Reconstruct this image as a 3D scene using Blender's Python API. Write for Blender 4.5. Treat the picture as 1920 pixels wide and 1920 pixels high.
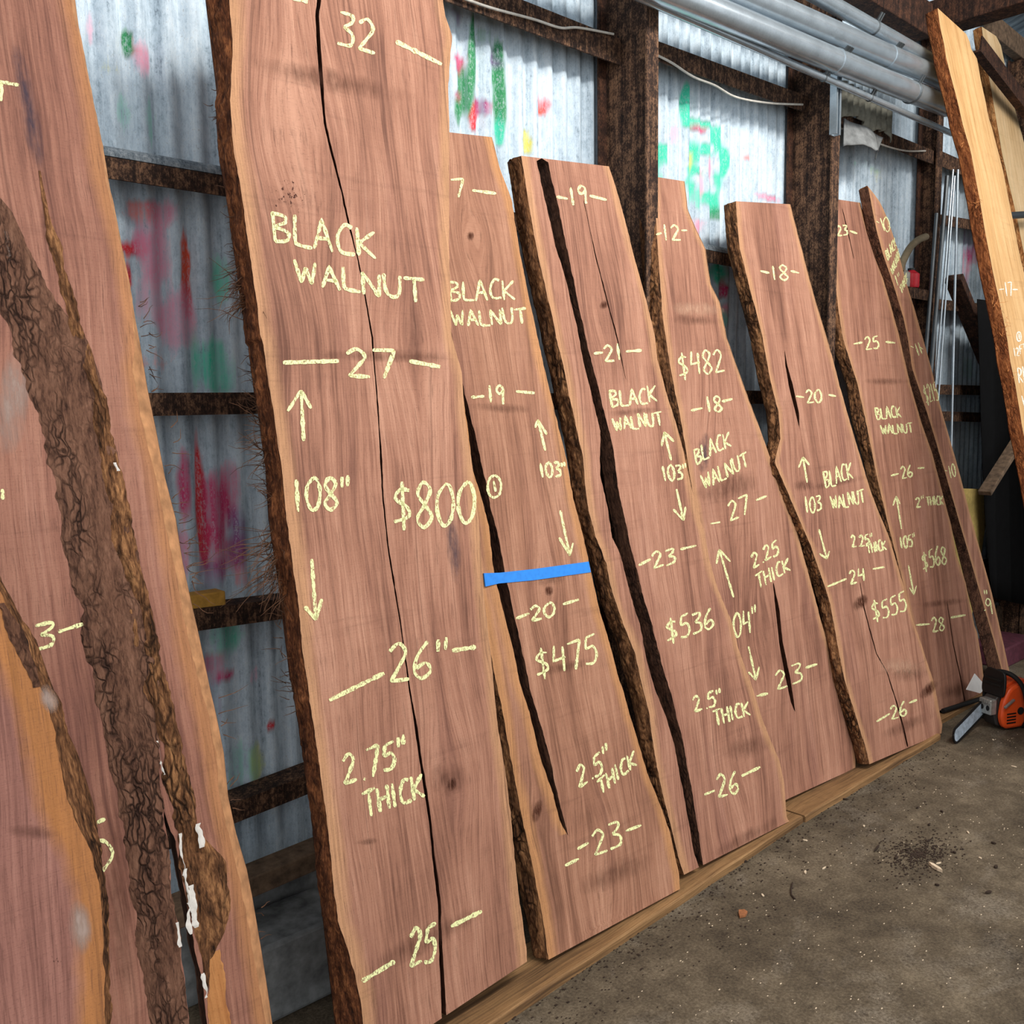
import bpy, bmesh, math, random
from mathutils import Vector, Matrix, noise
for _o in list(bpy.data.objects): bpy.data.objects.remove(_o)
SC = bpy.context.scene
COL = SC.collection

# ------------------------------------------------------------------ camera
F = 1750.0
CAMH = 1.65
ROW = (Vector((0.73501644, -0.6779341, -0.01249779)),      # image right, in world axes
       Vector((-0.0788892, -0.06719584, -0.99461611)),     # image down
       Vector((0.67344438, 0.73204513, -0.10287172)))      # view direction
CAM = Vector((0, 0, CAMH))
cam = bpy.data.cameras.new('camera'); cam.sensor_width = 36.0; cam.lens = 36.0 * F / 1920.0
cam.clip_start = 0.02
camo = bpy.data.objects.new('camera', cam); COL.objects.link(camo)
r, d, f_ = ROW
camo.matrix_world = Matrix(((r.x, -d.x, -f_.x, 0), (r.y, -d.y, -f_.y, 0), (r.z, -d.z, -f_.z, CAMH), (0, 0, 0, 1)))
SC.camera = camo

# ------------------------------------------------------------------ light
SC.view_settings.view_transform = 'Standard'
SC.view_settings.look = 'None'
SC.view_settings.gamma = 1.0
SC.view_settings.use_curve_mapping = False
SC.view_settings.exposure = 0.14
W = bpy.data.worlds.new('world'); SC.world = W; W.use_nodes = True
W.node_tree.nodes['Background'].inputs[0].default_value = (0.95, 0.98, 1.0, 1)
W.node_tree.nodes['Background'].inputs[1].default_value = 1.2

def area(name, loc, target, size, sy, power, color=(1, .96, .9)):
    l = bpy.data.lights.new(name, 'AREA'); l.shape = 'RECTANGLE'; l.size = size; l.size_y = sy
    l.energy = power; l.color = color
    o = bpy.data.objects.new(name, l); COL.objects.link(o); o.location = loc
    o.rotation_euler = (Vector(target) - Vector(loc)).to_track_quat('-Z', 'Y').to_euler()
    return o
area('shop_light', (1.9, -0.3, 4.3), (1.6, 2.6, 1.6), 1.3, .4, 68)
area('shop_light', (3.6, -0.3, 4.3), (3.3, 2.6, 1.6), 1.3, .4, 68)
area('shop_light', (5.0, -0.5, 4.2), (4.7, 2.6, 1.5), 1.3, .4, 36)

# ------------------------------------------------------------------ helpers
def pray(px, py):
    a, b = px - 960.0, py - 960.0
    return ROW[0] * a + ROW[1] * b + ROW[2] * F
def onx(px, py, x):
    q = pray(px, py); return CAM + q * (x / q.x)
def ony(px, py, y):
    """the point of the photograph's pixel at distance y towards the wall"""
    q = pray(px, py); return CAM + q * (y / q.y)
def onz(px, py, z=0.0):
    q = pray(px, py); return CAM + q * ((z - CAMH) / q.z)
def lerp(a, b, t): return a + (b - a) * t
def rnd(a, b): return random.uniform(a, b)

def tag(o, label=None, cat=None, group=None, kind=None):
    if label: o['label'] = label
    if cat: o['category'] = cat
    if group: o['group'] = group
    if kind: o['kind'] = kind
    return o
def empty(name, M, label=None, cat=None, group=None):
    o = bpy.data.objects.new(name, None); COL.objects.link(o); o.matrix_world = M; o.empty_display_size = .05
    return tag(o, label, cat, group)
def mesh_obj(name, verts, faces, mats, parent=None, fm=None, smooth=False, M=None):
    me = bpy.data.meshes.new(name); me.from_pydata([tuple(v) for v in verts], [], faces)
    for m in (mats if isinstance(mats, (list, tuple)) else [mats]): me.materials.append(m)
    if fm: me.polygons.foreach_set('material_index', fm)
    if smooth: me.polygons.foreach_set('use_smooth', [True] * len(me.polygons))
    me.update()
    o = bpy.data.objects.new(name, me); COL.objects.link(o)
    if parent: o.parent = parent
    if M is not None: o.matrix_world = M
    return o
def fix_normals(o):
    bm = bmesh.new(); bm.from_mesh(o.data); bmesh.ops.recalc_face_normals(bm, faces=bm.faces); bm.to_mesh(o.data); bm.free()
    return o

class MB:
    """collects boxes, tubes and prisms into one mesh"""
    def __init__(s): s.v = []; s.f = []; s.m = []
    def add(s, v, f, m=0):
        n = len(s.v); s.v += [Vector(x) for x in v]; s.f += [tuple(i + n for i in q) for q in f]; s.m += [m] * len(f)
    def box(s, a, b, M=None, m=0):
        (x0, y0, z0), (x1, y1, z1) = a, b
        v = [Vector(p) for p in ((x0,y0,z0),(x1,y0,z0),(x1,y1,z0),(x0,y1,z0),(x0,y0,z1),(x1,y0,z1),(x1,y1,z1),(x0,y1,z1))]
        if M is not None: v = [M @ p for p in v]
        s.add(v, [(0,3,2,1),(4,5,6,7),(0,1,5,4),(1,2,6,5),(2,3,7,6),(3,0,4,7)], m)
    def beam(s, p, q, w, h, up=(0,0,1), m=0, off=(0,0)):
        """rectangular bar from p to q, w across and h along up"""
        p, q = Vector(p), Vector(q); t = (q - p).normalized(); sd = t.cross(Vector(up)).normalized(); u = sd.cross(t)
        c = sd * off[0] + u * off[1]
        v = [P + c + sd * a * w / 2 + u * b * h / 2 for P in (p, q) for a, b in ((-1,-1),(1,-1),(1,1),(-1,1))]
        s.add(v, [(0,1,2,3),(7,6,5,4),(0,4,5,1),(1,5,6,2),(2,6,7,3),(3,7,4,0)], m)
    def tube(s, pts, r, n=10, m=0, closed=False, cap=True):
        pts = [Vector(p) for p in pts]; N = len(pts); base = len(s.v); vs = []; fs = []
        prev = None
        for i, p in enumerate(pts):
            t = (pts[min(i + 1, N - 1)] - pts[max(i - 1, 0)]).normalized()
            a = Vector((0, 0, 1)) if abs(t.z) < .9 else Vector((1, 0, 0))
            if prev is not None: a = prev
            sd = (a - t * a.dot(t)).normalized(); up = t.cross(sd); prev = sd
            rr = r[i] if isinstance(r, (list, tuple)) else r
            vs += [p + sd * math.cos(2 * math.pi * k / n) * rr + up * math.sin(2 * math.pi * k / n) * rr for k in range(n)]
        for i in range(N - 1):
            for k in range(n):
                a = i * n + k; b = i * n + (k + 1) % n
                fs.append((a, b, b + n, a + n))
        if cap: fs += [tuple(reversed(range(n))), tuple(range((N - 1) * n, N * n))]
        s.add(vs, fs, m)
    def prism(s, poly, ax, h0, h1, M=None, m=0):
        """polygon (2D) extruded along axis ax ('x','y','z')"""
        def mk(p, h):
            a, b = p
            v = {'x': (h, a, b), 'y': (a, h, b), 'z': (a, b, h)}[ax]
            v = Vector(v); return M @ v if M is not None else v
        n = len(poly)
        v = [mk(p, h0) for p in poly] + [mk(p, h1) for p in poly]
        f = [tuple(reversed(range(n))), tuple(range(n, 2 * n))] + [(i, (i + 1) % n, (i + 1) % n + n, i + n) for i in range(n)]
        s.add(v, f, m)
    def build(s, name, mats, parent=None, smooth=False, bevel=0, M=None):
        o = mesh_obj(name, s.v, s.f, mats, parent, s.m, False, M); fix_normals(o)
        if bevel:
            b = o.modifiers.new('bevel', 'BEVEL'); b.width = bevel; b.segments = 2; b.limit_method = 'ANGLE'; b.angle_limit = .6
        if smooth:
            o.data.polygons.foreach_set('use_smooth', [True] * len(o.data.polygons))
            try: o.data.set_sharp_from_angle(angle=.7)
            except Exception: pass
        return o

def T3(loc): return Matrix.Translation(Vector(loc))

# ------------------------------------------------------------------ materials
def srgb(r, g, b):
    def c(x):
        x /= 255.0
        return x / 12.92 if x <= .04045 else ((x + .055) / 1.055) ** 2.4
    return (c(r), c(g), c(b), 1)
class NT:
    def __init__(s, name):
        s.m = bpy.data.materials.new(name); s.m.use_nodes = True; s.t = s.m.node_tree
        s.b = s.t.nodes['Principled BSDF']; s.out = s.t.nodes['Material Output']
    def n(s, kind, **kw):
        o = s.t.nodes.new('ShaderNode' + kind)
        for k, v in kw.items(): setattr(o, k, v)
        return o
    def l(s, a, b): s.t.links.new(a, b)
    def tex(s, src, scale, detail=4, rough=.6, sc=1, dist=0, loc=(0,0,0)):
        mp = s.n('Mapping'); mp.inputs['Scale'].default_value = scale; mp.inputs['Location'].default_value = loc; s.l(src, mp.inputs[0])
        nz = s.n('TexNoise'); nz.inputs['Scale'].default_value = sc; nz.inputs['Detail'].default_value = detail
        nz.inputs['Roughness'].default_value = rough; nz.inputs['Distortion'].default_value = dist
        s.l(mp.outputs[0], nz.inputs['Vector']); return nz.outputs['Fac']
    def ramp(s, src, stops, interp='LINEAR'):
        r = s.n('ValToRGB'); e = r.color_ramp.elements; r.color_ramp.interpolation = interp
        while len(e) < len(stops): e.new(.5)
        for i, (p, c) in enumerate(stops):
            e[i].position = p; e[i].color = c if len(c) == 4 else (*c, 1)
        s.l(src, r.inputs[0]); return r.outputs[0]
    def val(s, src, lo, hi):
        r = s.n('MapRange'); r.inputs[1].default_value = lo; r.inputs[2].default_value = hi
        s.l(src, r.inputs[0]); return r.outputs[0]
    def math(s, op, a, b=None):
        m = s.n('Math', operation=op)
        for i, x in enumerate((a, b)):
            if x is None: continue
            if isinstance(x, (int, float)): m.inputs[i].default_value = x
            else: s.l(x, m.inputs[i])
        return m.outputs[0]
    def mix(s, fac, a, b, mode='MIX'):
        m = s.n('MixRGB', blend_type=mode)
        for i, x in enumerate((fac, a, b)):
            if isinstance(x, (int, float)): m.inputs[i].default_value = x
            elif isinstance(x, tuple): m.inputs[i].default_value = x
            else: s.l(x, m.inputs[i])
        return m.outputs[0]
    def bump(s, h, strength, dist):
        b = s.n('Bump'); b.inputs['Strength'].default_value = strength; b.inputs['Distance'].default_value = dist
        s.l(h, b.inputs['Height']); s.l(b.outputs[0], s.b.inputs['Normal']); return b
    def col(s, c):
        if isinstance(c, tuple): s.b.inputs['Base Color'].default_value = c
        else: s.l(c, s.b.inputs['Base Color'])
    def rough(s, v): s.b.inputs['Roughness'].default_value = v
    def spec(s, v): s.b.inputs['Specular IOR Level'].default_value = v
    def metal(s, v): s.b.inputs['Metallic'].default_value = v

def simple(name, c, rough=.6, metal=0, var=.12, sc=30, spec=.4):
    t = NT(name); g = t.n('TexCoord').outputs['Object']
    n = t.tex(g, (1, 1, 1), 5, .6, sc)
    dk = tuple(x * (1 - 2 * var) for x in c[:3]) + (1,); lt = tuple(min(1, x * (1 + 1.5 * var)) for x in c[:3]) + (1,)
    t.col(t.ramp(n, [(.3, dk), (.7, lt)])); t.rough(rough); t.metal(metal); t.spec(spec)
    return t.m

def wood(name, dark, mid, light, sap, sapw=.045, saw=.35, purple=.25):
    """sawn walnut face: u,v in metres in the first UV map, distance to the live edge in the second"""
    t = NT(name)
    uv = t.n('UVMap', uv_map='grain').outputs[0]; ed = t.n('UVMap', uv_map='edge').outputs[0]
    warp = t.tex(uv, (3, 1.2, 1), 2, .5, 1)
    wv = t.n('VectorMath', operation='ADD'); cx = t.n('CombineXYZ'); t.l(t.math('MULTIPLY', warp, .10), cx.inputs[0])
    t.l(uv, wv.inputs[0]); t.l(cx.outputs[0], wv.inputs[1]); w = wv.outputs[0]
    fine = t.tex(w, (150, 3.2, 1), 4, .62, 1)
    band = t.tex(w, (26, .55, 1), 3, .55, 1, loc=(3, 1, 0))
    big = t.tex(w, (4.5, 1.3, 1), 4, .6, 1, loc=(7, 2, 0))
    sawm = t.tex(uv, (2.5, 520, 1), 2, .7, 1, loc=(1, 5, 0))
    arc = t.tex(uv, (1.2, 16, 1), 4, .75, 1, loc=(6, 5, 0))
    pat = t.tex(uv, (2.2, 7, 1), 3, .6, 1, loc=(4, 9, 0))
    speck = t.tex(uv, (240, 240, 1), 3, .7, 1)
    g = t.math('ADD', t.math('MULTIPLY', fine, .34), t.math('ADD', t.math('MULTIPLY', band, .32), t.math('MULTIPLY', big, .34)))
    c = t.ramp(g, [(.385, dark), (.49, mid), (.61, light)])
    pm = t.val(t.tex(w, (5, .8, 1), 3, .6, 1, loc=(11, 4, 0)), .56, .74)
    c = t.mix(t.math('MULTIPLY', pm, purple), c, srgb(128, 84, 82))
    c = t.mix(t.math('MULTIPLY', t.val(pat, .55, .75), .16), c, dark)
    sx = t.n('SeparateXYZ'); t.l(ed, sx.inputs[0])
    dist = t.math('ADD', sx.outputs[0], t.math('MULTIPLY', t.math('SUBTRACT', t.tex(uv, (9, 2.2, 1), 4, .6, 1, loc=(2, 2, 0)), .5), .055))
    sm = t.n('MapRange'); sm.inputs[1].default_value = sapw + .016; sm.inputs[2].default_value = sapw - .012; t.l(dist, sm.inputs[0])
    sapc = t.mix(t.val(fine, .35, .65), tuple(x * .74 for x in sap[:3]) + (1,), sap)
    c = t.mix(t.math('MULTIPLY', sm.outputs[0], .85), c, sapc)
    c = t.mix(t.math('MULTIPLY', t.val(arc, .58, .70), .22), c, tuple(x * .7 for x in dark[:3]) + (1,))
    c = t.mix(t.math('MULTIPLY', t.val(sawm, .45, .7), saw * .30), c, tuple(x * .45 for x in dark[:3]) + (1,))
    line = t.tex(w, (75, .7, 1), 3, .6, 1, loc=(21, 3, 0))
    c = t.mix(t.math('MULTIPLY', t.val(line, .60, .70), .45), c, tuple(x * .62 for x in dark[:3]) + (1,))
    pore = t.tex(w, (330, 13, 1), 3, .65, 1, loc=(8, 8, 0))
    c = t.mix(t.math('MULTIPLY', t.val(pore, .55, .68), .5), c, tuple(x * .55 for x in dark[:3]) + (1,))
    c = t.mix(t.math('MULTIPLY', t.val(speck, .56, .72), .42), c, tuple(x * .5 for x in dark[:3]) + (1,))
    t.col(c); t.rough(.78); t.spec(.25)
    h = t.math('ADD', t.math('MULTIPLY', sawm, .5), t.math('ADD', t.math('MULTIPLY', fine, .6), speck))
    t.bump(h, .35, .0012)
    return t.m

def bark(name, dark, mid, light, sc=1.0, plates=.6):
    t = NT(name); g = t.n('TexCoord').outputs['Object']
    a = t.tex(g, (38 * sc, 38 * sc, 9 * sc), 6, .7, 1, .5)
    b = t.tex(g, (170 * sc, 170 * sc, 40 * sc), 5, .7, 1, .3)
    mp = t.n('Mapping'); mp.inputs['Scale'].default_value = (60 * sc, 60 * sc, 17 * sc)
    nz = t.n('TexNoise'); nz.inputs['Scale'].default_value = 9 * sc; nz.inputs['Detail'].default_value = 3; t.l(g, nz.inputs['Vector'])
    av = t.n('VectorMath', operation='ADD'); sv = t.n('VectorMath', operation='SCALE'); sv.inputs['Scale'].default_value = .06
    t.l(nz.outputs['Color'], sv.inputs[0]); t.l(g, av.inputs[0]); t.l(sv.outputs[0], av.inputs[1]); t.l(av.outputs[0], mp.inputs[0])
    vo = t.n('TexVoronoi', feature='DISTANCE_TO_EDGE'); vo.inputs['Scale'].default_value = 1; t.l(mp.outputs[0], vo.inputs['Vector'])
    cr = t.val(vo.outputs['Distance'], .0, .16)
    h = t.math('ADD', t.math('MULTIPLY', a, .6), t.math('MULTIPLY', b, .4))
    c = t.ramp(h, [(.38, dark), (.5, mid), (.63, light)])
    big = t.val(t.tex(g, (9, 9, 3), 3, .6, 1), .42, .6)
    cm = t.math('MULTIPLY', t.math('SUBTRACT', 1, cr), t.math('MULTIPLY', big, plates))
    c = t.mix(cm, c, tuple(x * .35 for x in dark[:3]) + (1,))
    t.col(c); t.rough(.92); t.spec(.15)
    t.bump(t.math('SUBTRACT', h, t.math('MULTIPLY', cm, .5)), 1.0, .010)
    return t.m

WALNUT = wood('walnut_face', srgb(112, 74, 60), srgb(161, 113, 92), srgb(191, 142, 118), srgb(200, 150, 110), .026)
WALNUT_B = wood('walnut_face_tan', srgb(114, 76, 59), srgb(158, 111, 88), srgb(187, 139, 113), srgb(198, 142, 94), .028)
WALNUT_L = wood('walnut_face_purple', srgb(104, 66, 56), srgb(146, 99, 82), srgb(172, 124, 104), srgb(180, 124, 82), .024, .35)
WALNUT_O = wood('walnut_face_saw_marked', srgb(104, 66, 58), srgb(146, 100, 88), srgb(168, 120, 106), srgb(176, 116, 62), .044, .45)
PALE = wood('pale_hardwood', srgb(172, 128, 80), srgb(204, 160, 108), srgb(222, 182, 132), srgb(212, 170, 118), .03, .15, .05)
PALE2 = wood('pale_hardwood_cream', srgb(184, 148, 102), srgb(214, 180, 136), srgb(230, 204, 164), srgb(222, 192, 146), .03, .15, .05)
BARK = bark('walnut_bark', srgb(36, 23, 15), srgb(108, 72, 47), srgb(176, 126, 84), 1, .9)
BARK_RED = bark('walnut_fibrous_bark', srgb(38, 20, 12), srgb(92, 52, 31), srgb(156, 98, 60), 1.6, .2)
BARK_IN = bark('ingrown_bark', srgb(34, 23, 18), srgb(92, 62, 48), srgb(134, 94, 72), 1.2)
BARK_OLD = bark('old_ingrown_bark', srgb(62, 41, 33), srgb(110, 77, 61), srgb(136, 99, 80), 1.3, .95)
CRACK = simple('crack_dark_wood', srgb(62, 36, 26), .95, 0, .2, 60, .05)  # dark wood on the inner walls of the cracks
ENDG = simple('end_grain', srgb(140, 92, 62), .9, 0, .2, 90, .1)
def chalk_mat(name, c):
    t = NT(name); g = t.n('TexCoord').outputs['Object']
    n = t.tex(g, (1, 1, .6), 3, .75, 230); t.col(c); t.rough(1); t.spec(0)
    a = t.val(n, .36, .50); t.l(a, t.b.inputs['Alpha']); return t.m
CHALK = chalk_mat('yellow_chalk', srgb(240, 240, 178))
CHALK_W = chalk_mat('white_chalk', srgb(245, 240, 222))

def rust(name, dark, mid, light, sc=1, paint=None):
    t = NT(name); g = t.n('TexCoord').outputs['Object']
    a = t.tex(g, (1, 1, 1), 6, .7, 22 * sc); b = t.tex(g, (1, 1, .55), 5, .8, 170 * sc)
    st = t.tex(g, (60, 60, 2.2), 4, .6, 1)
    h = t.math('ADD', t.math('MULTIPLY', a, .3), t.math('ADD', t.math('MULTIPLY', b, .45), t.math('MULTIPLY', st, .25)))
    c = t.ramp(h, [(.40, dark), (.49, mid), (.585, light)])
    if paint: c = t.mix(t.val(a, .5, .6), c, paint)
    t.col(c); t.rough(.85); t.spec(.25); t.bump(h, .5, .004)
    return t.m
RUST = rust('rusted_steel', srgb(18, 13, 11), srgb(52, 35, 27), srgb(132, 98, 74))
RUST_D = rust('dark_rusted_steel', srgb(20, 15, 13), srgb(52, 34, 27), srgb(100, 66, 48))
GIRTTOP = rust('worn_grey_steel', srgb(70, 78, 86), srgb(110, 120, 128), srgb(150, 156, 160))
def zinc(name, c, rough=.32, sc=1, metal=.97):
    t = NT(name); g = t.n('TexCoord').outputs['Object']
    n = t.tex(g, (1, 1, 1), 4, .6, 14 * sc); n2 = t.tex(g, (1, 1, 1), 3, .6, 150 * sc)
    h = t.math('ADD', t.math('MULTIPLY', n, .6), t.math('MULTIPLY', n2, .4))
    t.col(t.ramp(h, [(.35, tuple(x * .75 for x in c[:3]) + (1,)), (.65, c)])); t.metal(metal); t.rough(rough); return t.m
GALV = zinc('galvanised_pipe', srgb(198, 209, 217), .27, 1, .72)
STEEL = zinc('dull_steel', srgb(112, 117, 120), .5)

def wall_mat():
    t = NT('painted_corrugated_zinc'); g = t.n('TexCoord').outputs['Object']
    st = t.tex(g, (45, 45, 1.6), 5, .7, 1); mo = t.tex(g, (1, 1, .6), 5, .75, 40); fl = t.tex(g, (1, 1, .5), 4, .8, 160); bg = t.tex(g, (1, 1, .7), 3, .6, 2.2)
    h = t.math('ADD', t.math('MULTIPLY', st, .4), t.math('ADD', t.math('MULTIPLY', mo, .3), t.math('MULTIPLY', fl, .3)))
    c = t.ramp(h, [(.35, srgb(96, 110, 124)), (.44, srgb(168, 186, 200)), (.52, srgb(198, 214, 226)), (.62, srgb(222, 233, 240))])
    c = t.mix(t.math('MULTIPLY', t.val(bg, .52, .7), .22), c, srgb(124, 138, 150))
    c = t.mix(t.math('MULTIPLY', t.val(fl, .56, .68), .45), c, srgb(70, 80, 88))
    at = t.n('Attribute', attribute_name='paint')
    nn = t.math('ADD', t.math('MULTIPLY', st, .55), t.math('ADD', t.math('MULTIPLY', fl, .3), t.math('MULTIPLY', mo, .15)))
    am = t.val(t.math('ADD', at.outputs['Alpha'], t.math('MULTIPLY', t.math('SUBTRACT', nn, .5), 2.6)), .22, .75)
    am = t.math('MULTIPLY', am, t.math('MULTIPLY', t.val(at.outputs['Alpha'], .02, .2), t.val(t.math('ADD', t.math('MULTIPLY', fl, .7), t.math('MULTIPLY', st, .3)), .72, .50)))
    c = t.mix(am, c, at.outputs['Color'])
    t.col(c); t.rough(.6); t.metal(.0); t.spec(.35); t.bump(h, .3, .003); return t.m
ROOFM = None
def floor_mat():
    t = NT('dirty_concrete'); g = t.n('TexCoord').outputs['Object']
    a = t.tex(g, (1, 1, 1), 6, .65, 1.6); b = t.tex(g, (1, 1, 1), 6, .7, 9); c_ = t.tex(g, (1, 1, 1), 5, .75, 110); e = t.tex(g, (1, 1, 1), 4, .6, 34)
    h = t.math('ADD', t.math('MULTIPLY', a, .3), t.math('ADD', t.math('MULTIPLY', b, .3), t.math('MULTIPLY', c_, .4)))
    c = t.ramp(h, [(.38, srgb(48, 40, 32)), (.5, srgb(88, 77, 62)), (.62, srgb(124, 111, 92))])
    ds = t.math('MULTIPLY', t.val(t.tex(g, (1, 1.6, 1), 5, .7, 2.2, .4, (3, 3, 0)), .53, .68), t.val(c_, .35, .6))
    c = t.mix(t.math('MULTIPLY', ds, .45), c, srgb(150, 140, 126))
    c = t.mix(t.math('MULTIPLY', t.val(e, .62, .7), .5), c, srgb(44, 36, 29))
    t.col(c); t.rough(.9); t.spec(.25); t.bump(t.math('ADD', b, c_), .4, .003); return t.m
PLANKM = wood('floor_plank_wood', srgb(88, 64, 42), srgb(134, 100, 65), srgb(164, 127, 86), srgb(140, 106, 70), .0, .2, 0)
GREY_CONC = simple('grey_concrete', srgb(120, 122, 122), .9, 0, .25, 18)
OLDWOOD = simple('old_grey_timber', srgb(104, 84, 66), .9, 0, .3, 30)
BLACKP = simple('black_plastic', srgb(22, 22, 23), .45, 0, .1, 60)
RUBBER = simple('black_rubber', srgb(18, 17, 16), .7, 0, .1, 60)
ORANGE = simple('orange_plastic', srgb(226, 84, 34), .4, 0, .05, 20)
SILVER = simple('cast_aluminium', srgb(176, 176, 172), .4, .6, .15, 60)
BARM = simple('guide_bar_steel', srgb(168, 182, 196), .5, .2, .18, 45)
PAPER = simple('white_paper', srgb(235, 232, 228), .8, 0, .03, 20)
TAPE = simple('blue_masking_tape', srgb(40, 132, 226), .55, 0, .06, 50)
YPLY = simple('yellow_plywood', srgb(186, 160, 92), .8, 0, .1, 40)
REDP = simple('red_plastic', srgb(186, 36, 48), .45, 0, .1, 40)
YWOOD = simple('yellow_scrap_wood', srgb(196, 146, 62), .8, 0, .15, 40)
WIREM = simple('white_cable', srgb(206, 200, 190), .6, 0, .1, 50)
FIBRE = simple('fibre_sheet', srgb(132, 130, 118), .9, 0, .2, 25)
BLACKD = simple('blackened_steel', srgb(20, 20, 21), .6, .2, .15, 40)
WHITEP = simple('white_flake', srgb(214, 208, 200), .9, 0, .1, 60)

# ------------------------------------------------------------------ setting
YW = 2.545            # wall plane (mean of the corrugation)
POSTX = (1.46, 2.835, 4.19, 5.60, 6.9)
def graffiti():
    G, TL, RD, PK, MG, OR, YL, PU = srgb(24, 130, 74), srgb(52, 200, 164), srgb(214, 44, 52), srgb(226, 150, 176), srgb(200, 44, 104), srgb(232, 84, 52), srgb(206, 200, 92), srgb(110, 70, 130)
    L = [  # px, py, rx, ry, colour, strength
        (237,80,11,28,G,1),(247,95,12,12,G,.7),(265,112,16,34,PK,.7),(168,60,12,34,PK,.5),(205,130,14,20,YL,.35),(228,215,18,40,TL,.35),(280,230,14,50,TL,.35),
        (262,395,40,22,OR,.55),(240,462,30,14,RD,.95),(262,450,14,40,MG,.5),(290,470,30,60,PK,.7),(345,500,11,60,OR,.95),(352,560,10,40,RD,.8),(238,520,10,30,RD,.9),(335,600,40,60,PK,.6),(280,560,26,60,PK,.45),(300,400,30,30,PK,.6),
        (412,520,16,60,TL,.6),(405,690,34,60,TL,.55),(372,680,16,60,TL,.4),(290,680,30,20,OR,.35),
        (345,905,12,70,MG,.75),(374,930,11,100,RD,.95),(384,1010,9,60,RD,.9),(405,950,26,70,MG,.7),(430,920,22,60,MG,.5),(420,1040,40,40,MG,.55),(450,1000,20,60,PU,.55),(395,1080,30,30,PU,.4),(345,1040,14,50,PK,.6),(452,1085,16,20,RD,.4),
        (425,1195,30,35,TL,.5),(400,1250,24,30,MG,.5),(425,1268,16,14,MG,.7),(475,1265,14,20,PK,.5),(395,1330,18,60,PU,.35),(482,1430,16,40,YL,.6),(450,1440,40,50,TL,.3),(506,1362,6,6,RD,.9),
        (883,105,9,70,G,1),(868,170,14,50,G,.8),(932,140,9,60,G,.9),(934,205,10,50,G,.8),(855,205,10,34,G,.8),(905,70,14,20,G,.4),(858,115,12,18,MG,.8),(885,228,8,26,RD,1),(892,205,8,22,RD,.8),(855,178,10,12,MG,.6),(925,115,14,14,PU,.7),(900,200,14,20,PU,.5),(934,250,8,26,TL,.8),(852,30,12,16,PU,.5),
        (1012,195,14,18,RD,.55),(1012,205,7,9,OR,.6),(985,268,11,24,YL,.9),(985,160,14,20,YL,.3),(915,205,10,12,MG,.6),
        (1283,190,9,34,TL,1),(1290,232,14,14,TL,.9),(1320,236,22,9,TL,.95),(1342,258,10,22,TL,.95),(1352,300,9,34,TL,1),(1345,340,9,22,TL,.8),(1296,285,10,26,TL,.9),(1300,320,18,8,TL,.9),(1325,285,12,14,TL,.8),(1330,375,13,22,TL,.9),(1300,370,14,26,TL,.6),(1290,345,10,20,TL,.7),(1338,405,8,12,G,.7),(1240,290,10,22,TL,.9),(1232,330,10,20,TL,.6),(1306,246,14,8,MG,.7),(1328,320,6,30,PK,.8),(1312,340,6,30,PK,.6),(1292,300,6,18,YL,.8),(1400,297,7,9,OR,.6),(1262,255,12,20,PK,.4),(1305,420,16,10,PK,.4),
        (1443,368,9,6,MG,.9),(1435,372,24,5,PK,.7),(1345,515,16,22,TL,.8),(1355,540,7,14,MG,.9),(1358,580,6,12,PK,.8),(1350,600,12,20,TL,.5),(1305,430,6,16,PK,.6),
        (1620,312,24,10,TL,.25),(1640,330,14,14,YL,.2),(1815,455,14,30,PU,.45),(1808,505,9,40,MG,.45),(1822,480,9,20,MG,.4),(1812,690,10,30,G,.4)]
    out = []
    for px, py, rx, ry, c, s in L:
        P = ony(px, py, YW); Q = ony(px + rx, py, YW); R_ = ony(px, py - ry, YW)
        out.append((P.x, P.z, max(.012, abs(Q.x - P.x)), max(.012, abs(R_.z - P.z)), c, s))
    return out
def build_wall():
    gs = graffiti()
    x0, x1, dx = 0.0, 9.0, .0095
    nx = int((x1 - x0) / dx); zs = [0.0 + k * .03 for k in range(int(4.2 / .03) + 1)]
    vs = []; cols = []
    for z in zs:
        near = [q for q in gs if abs(z - q[1]) < q[3] * 1.6]
        for i in range(nx + 1):
            x = x0 + i * dx
            lap = .004 * (1 if z > 2.05 else 0)
            vs.append((x, YW + .011 * math.cos(2 * math.pi * x / .076) + lap * -1, z))
            C = [0, 0, 0]; A = 0
            for gx, gz, rx, rz, c, s in near:
                dd = ((x - gx) / rx) ** 2 + ((z - gz) / rz) ** 2
                if dd < 2.2:
                    a = s * max(0, min(1, 1.5 - dd + .7 * noise.noise(Vector((x * 40, z * 14, gx)))))
                    if a > 0:
                        A2 = a + A * (1 - a)
                        C = [(c[k] * a + C[k] * A * (1 - a)) / A2 for k in range(3)]; A = A2
            cols += [C[0], C[1], C[2], A]
    n = nx + 1
    fs = [(j * n + i, j * n + i + 1, (j + 1) * n + i + 1, (j + 1) * n + i) for j in range(len(zs) - 1) for i in range(nx)]
    o = mesh_obj('wall_back', vs, fs, wall_mat(), smooth=True)
    a = o.data.color_attributes.new('paint', 'FLOAT_COLOR', 'POINT'); a.data.foreach_set('color', cols)
    s = o.modifiers.new('thick', 'SOLIDIFY'); s.thickness = .003; s.offset = 1
    tag(o, kind='structure'); return o
build_wall()
b = MB(); b.box((-3, -5, -.12), (10, 3.0, 0)); tag(b.build('floor', floor_mat()), kind='structure')
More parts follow.
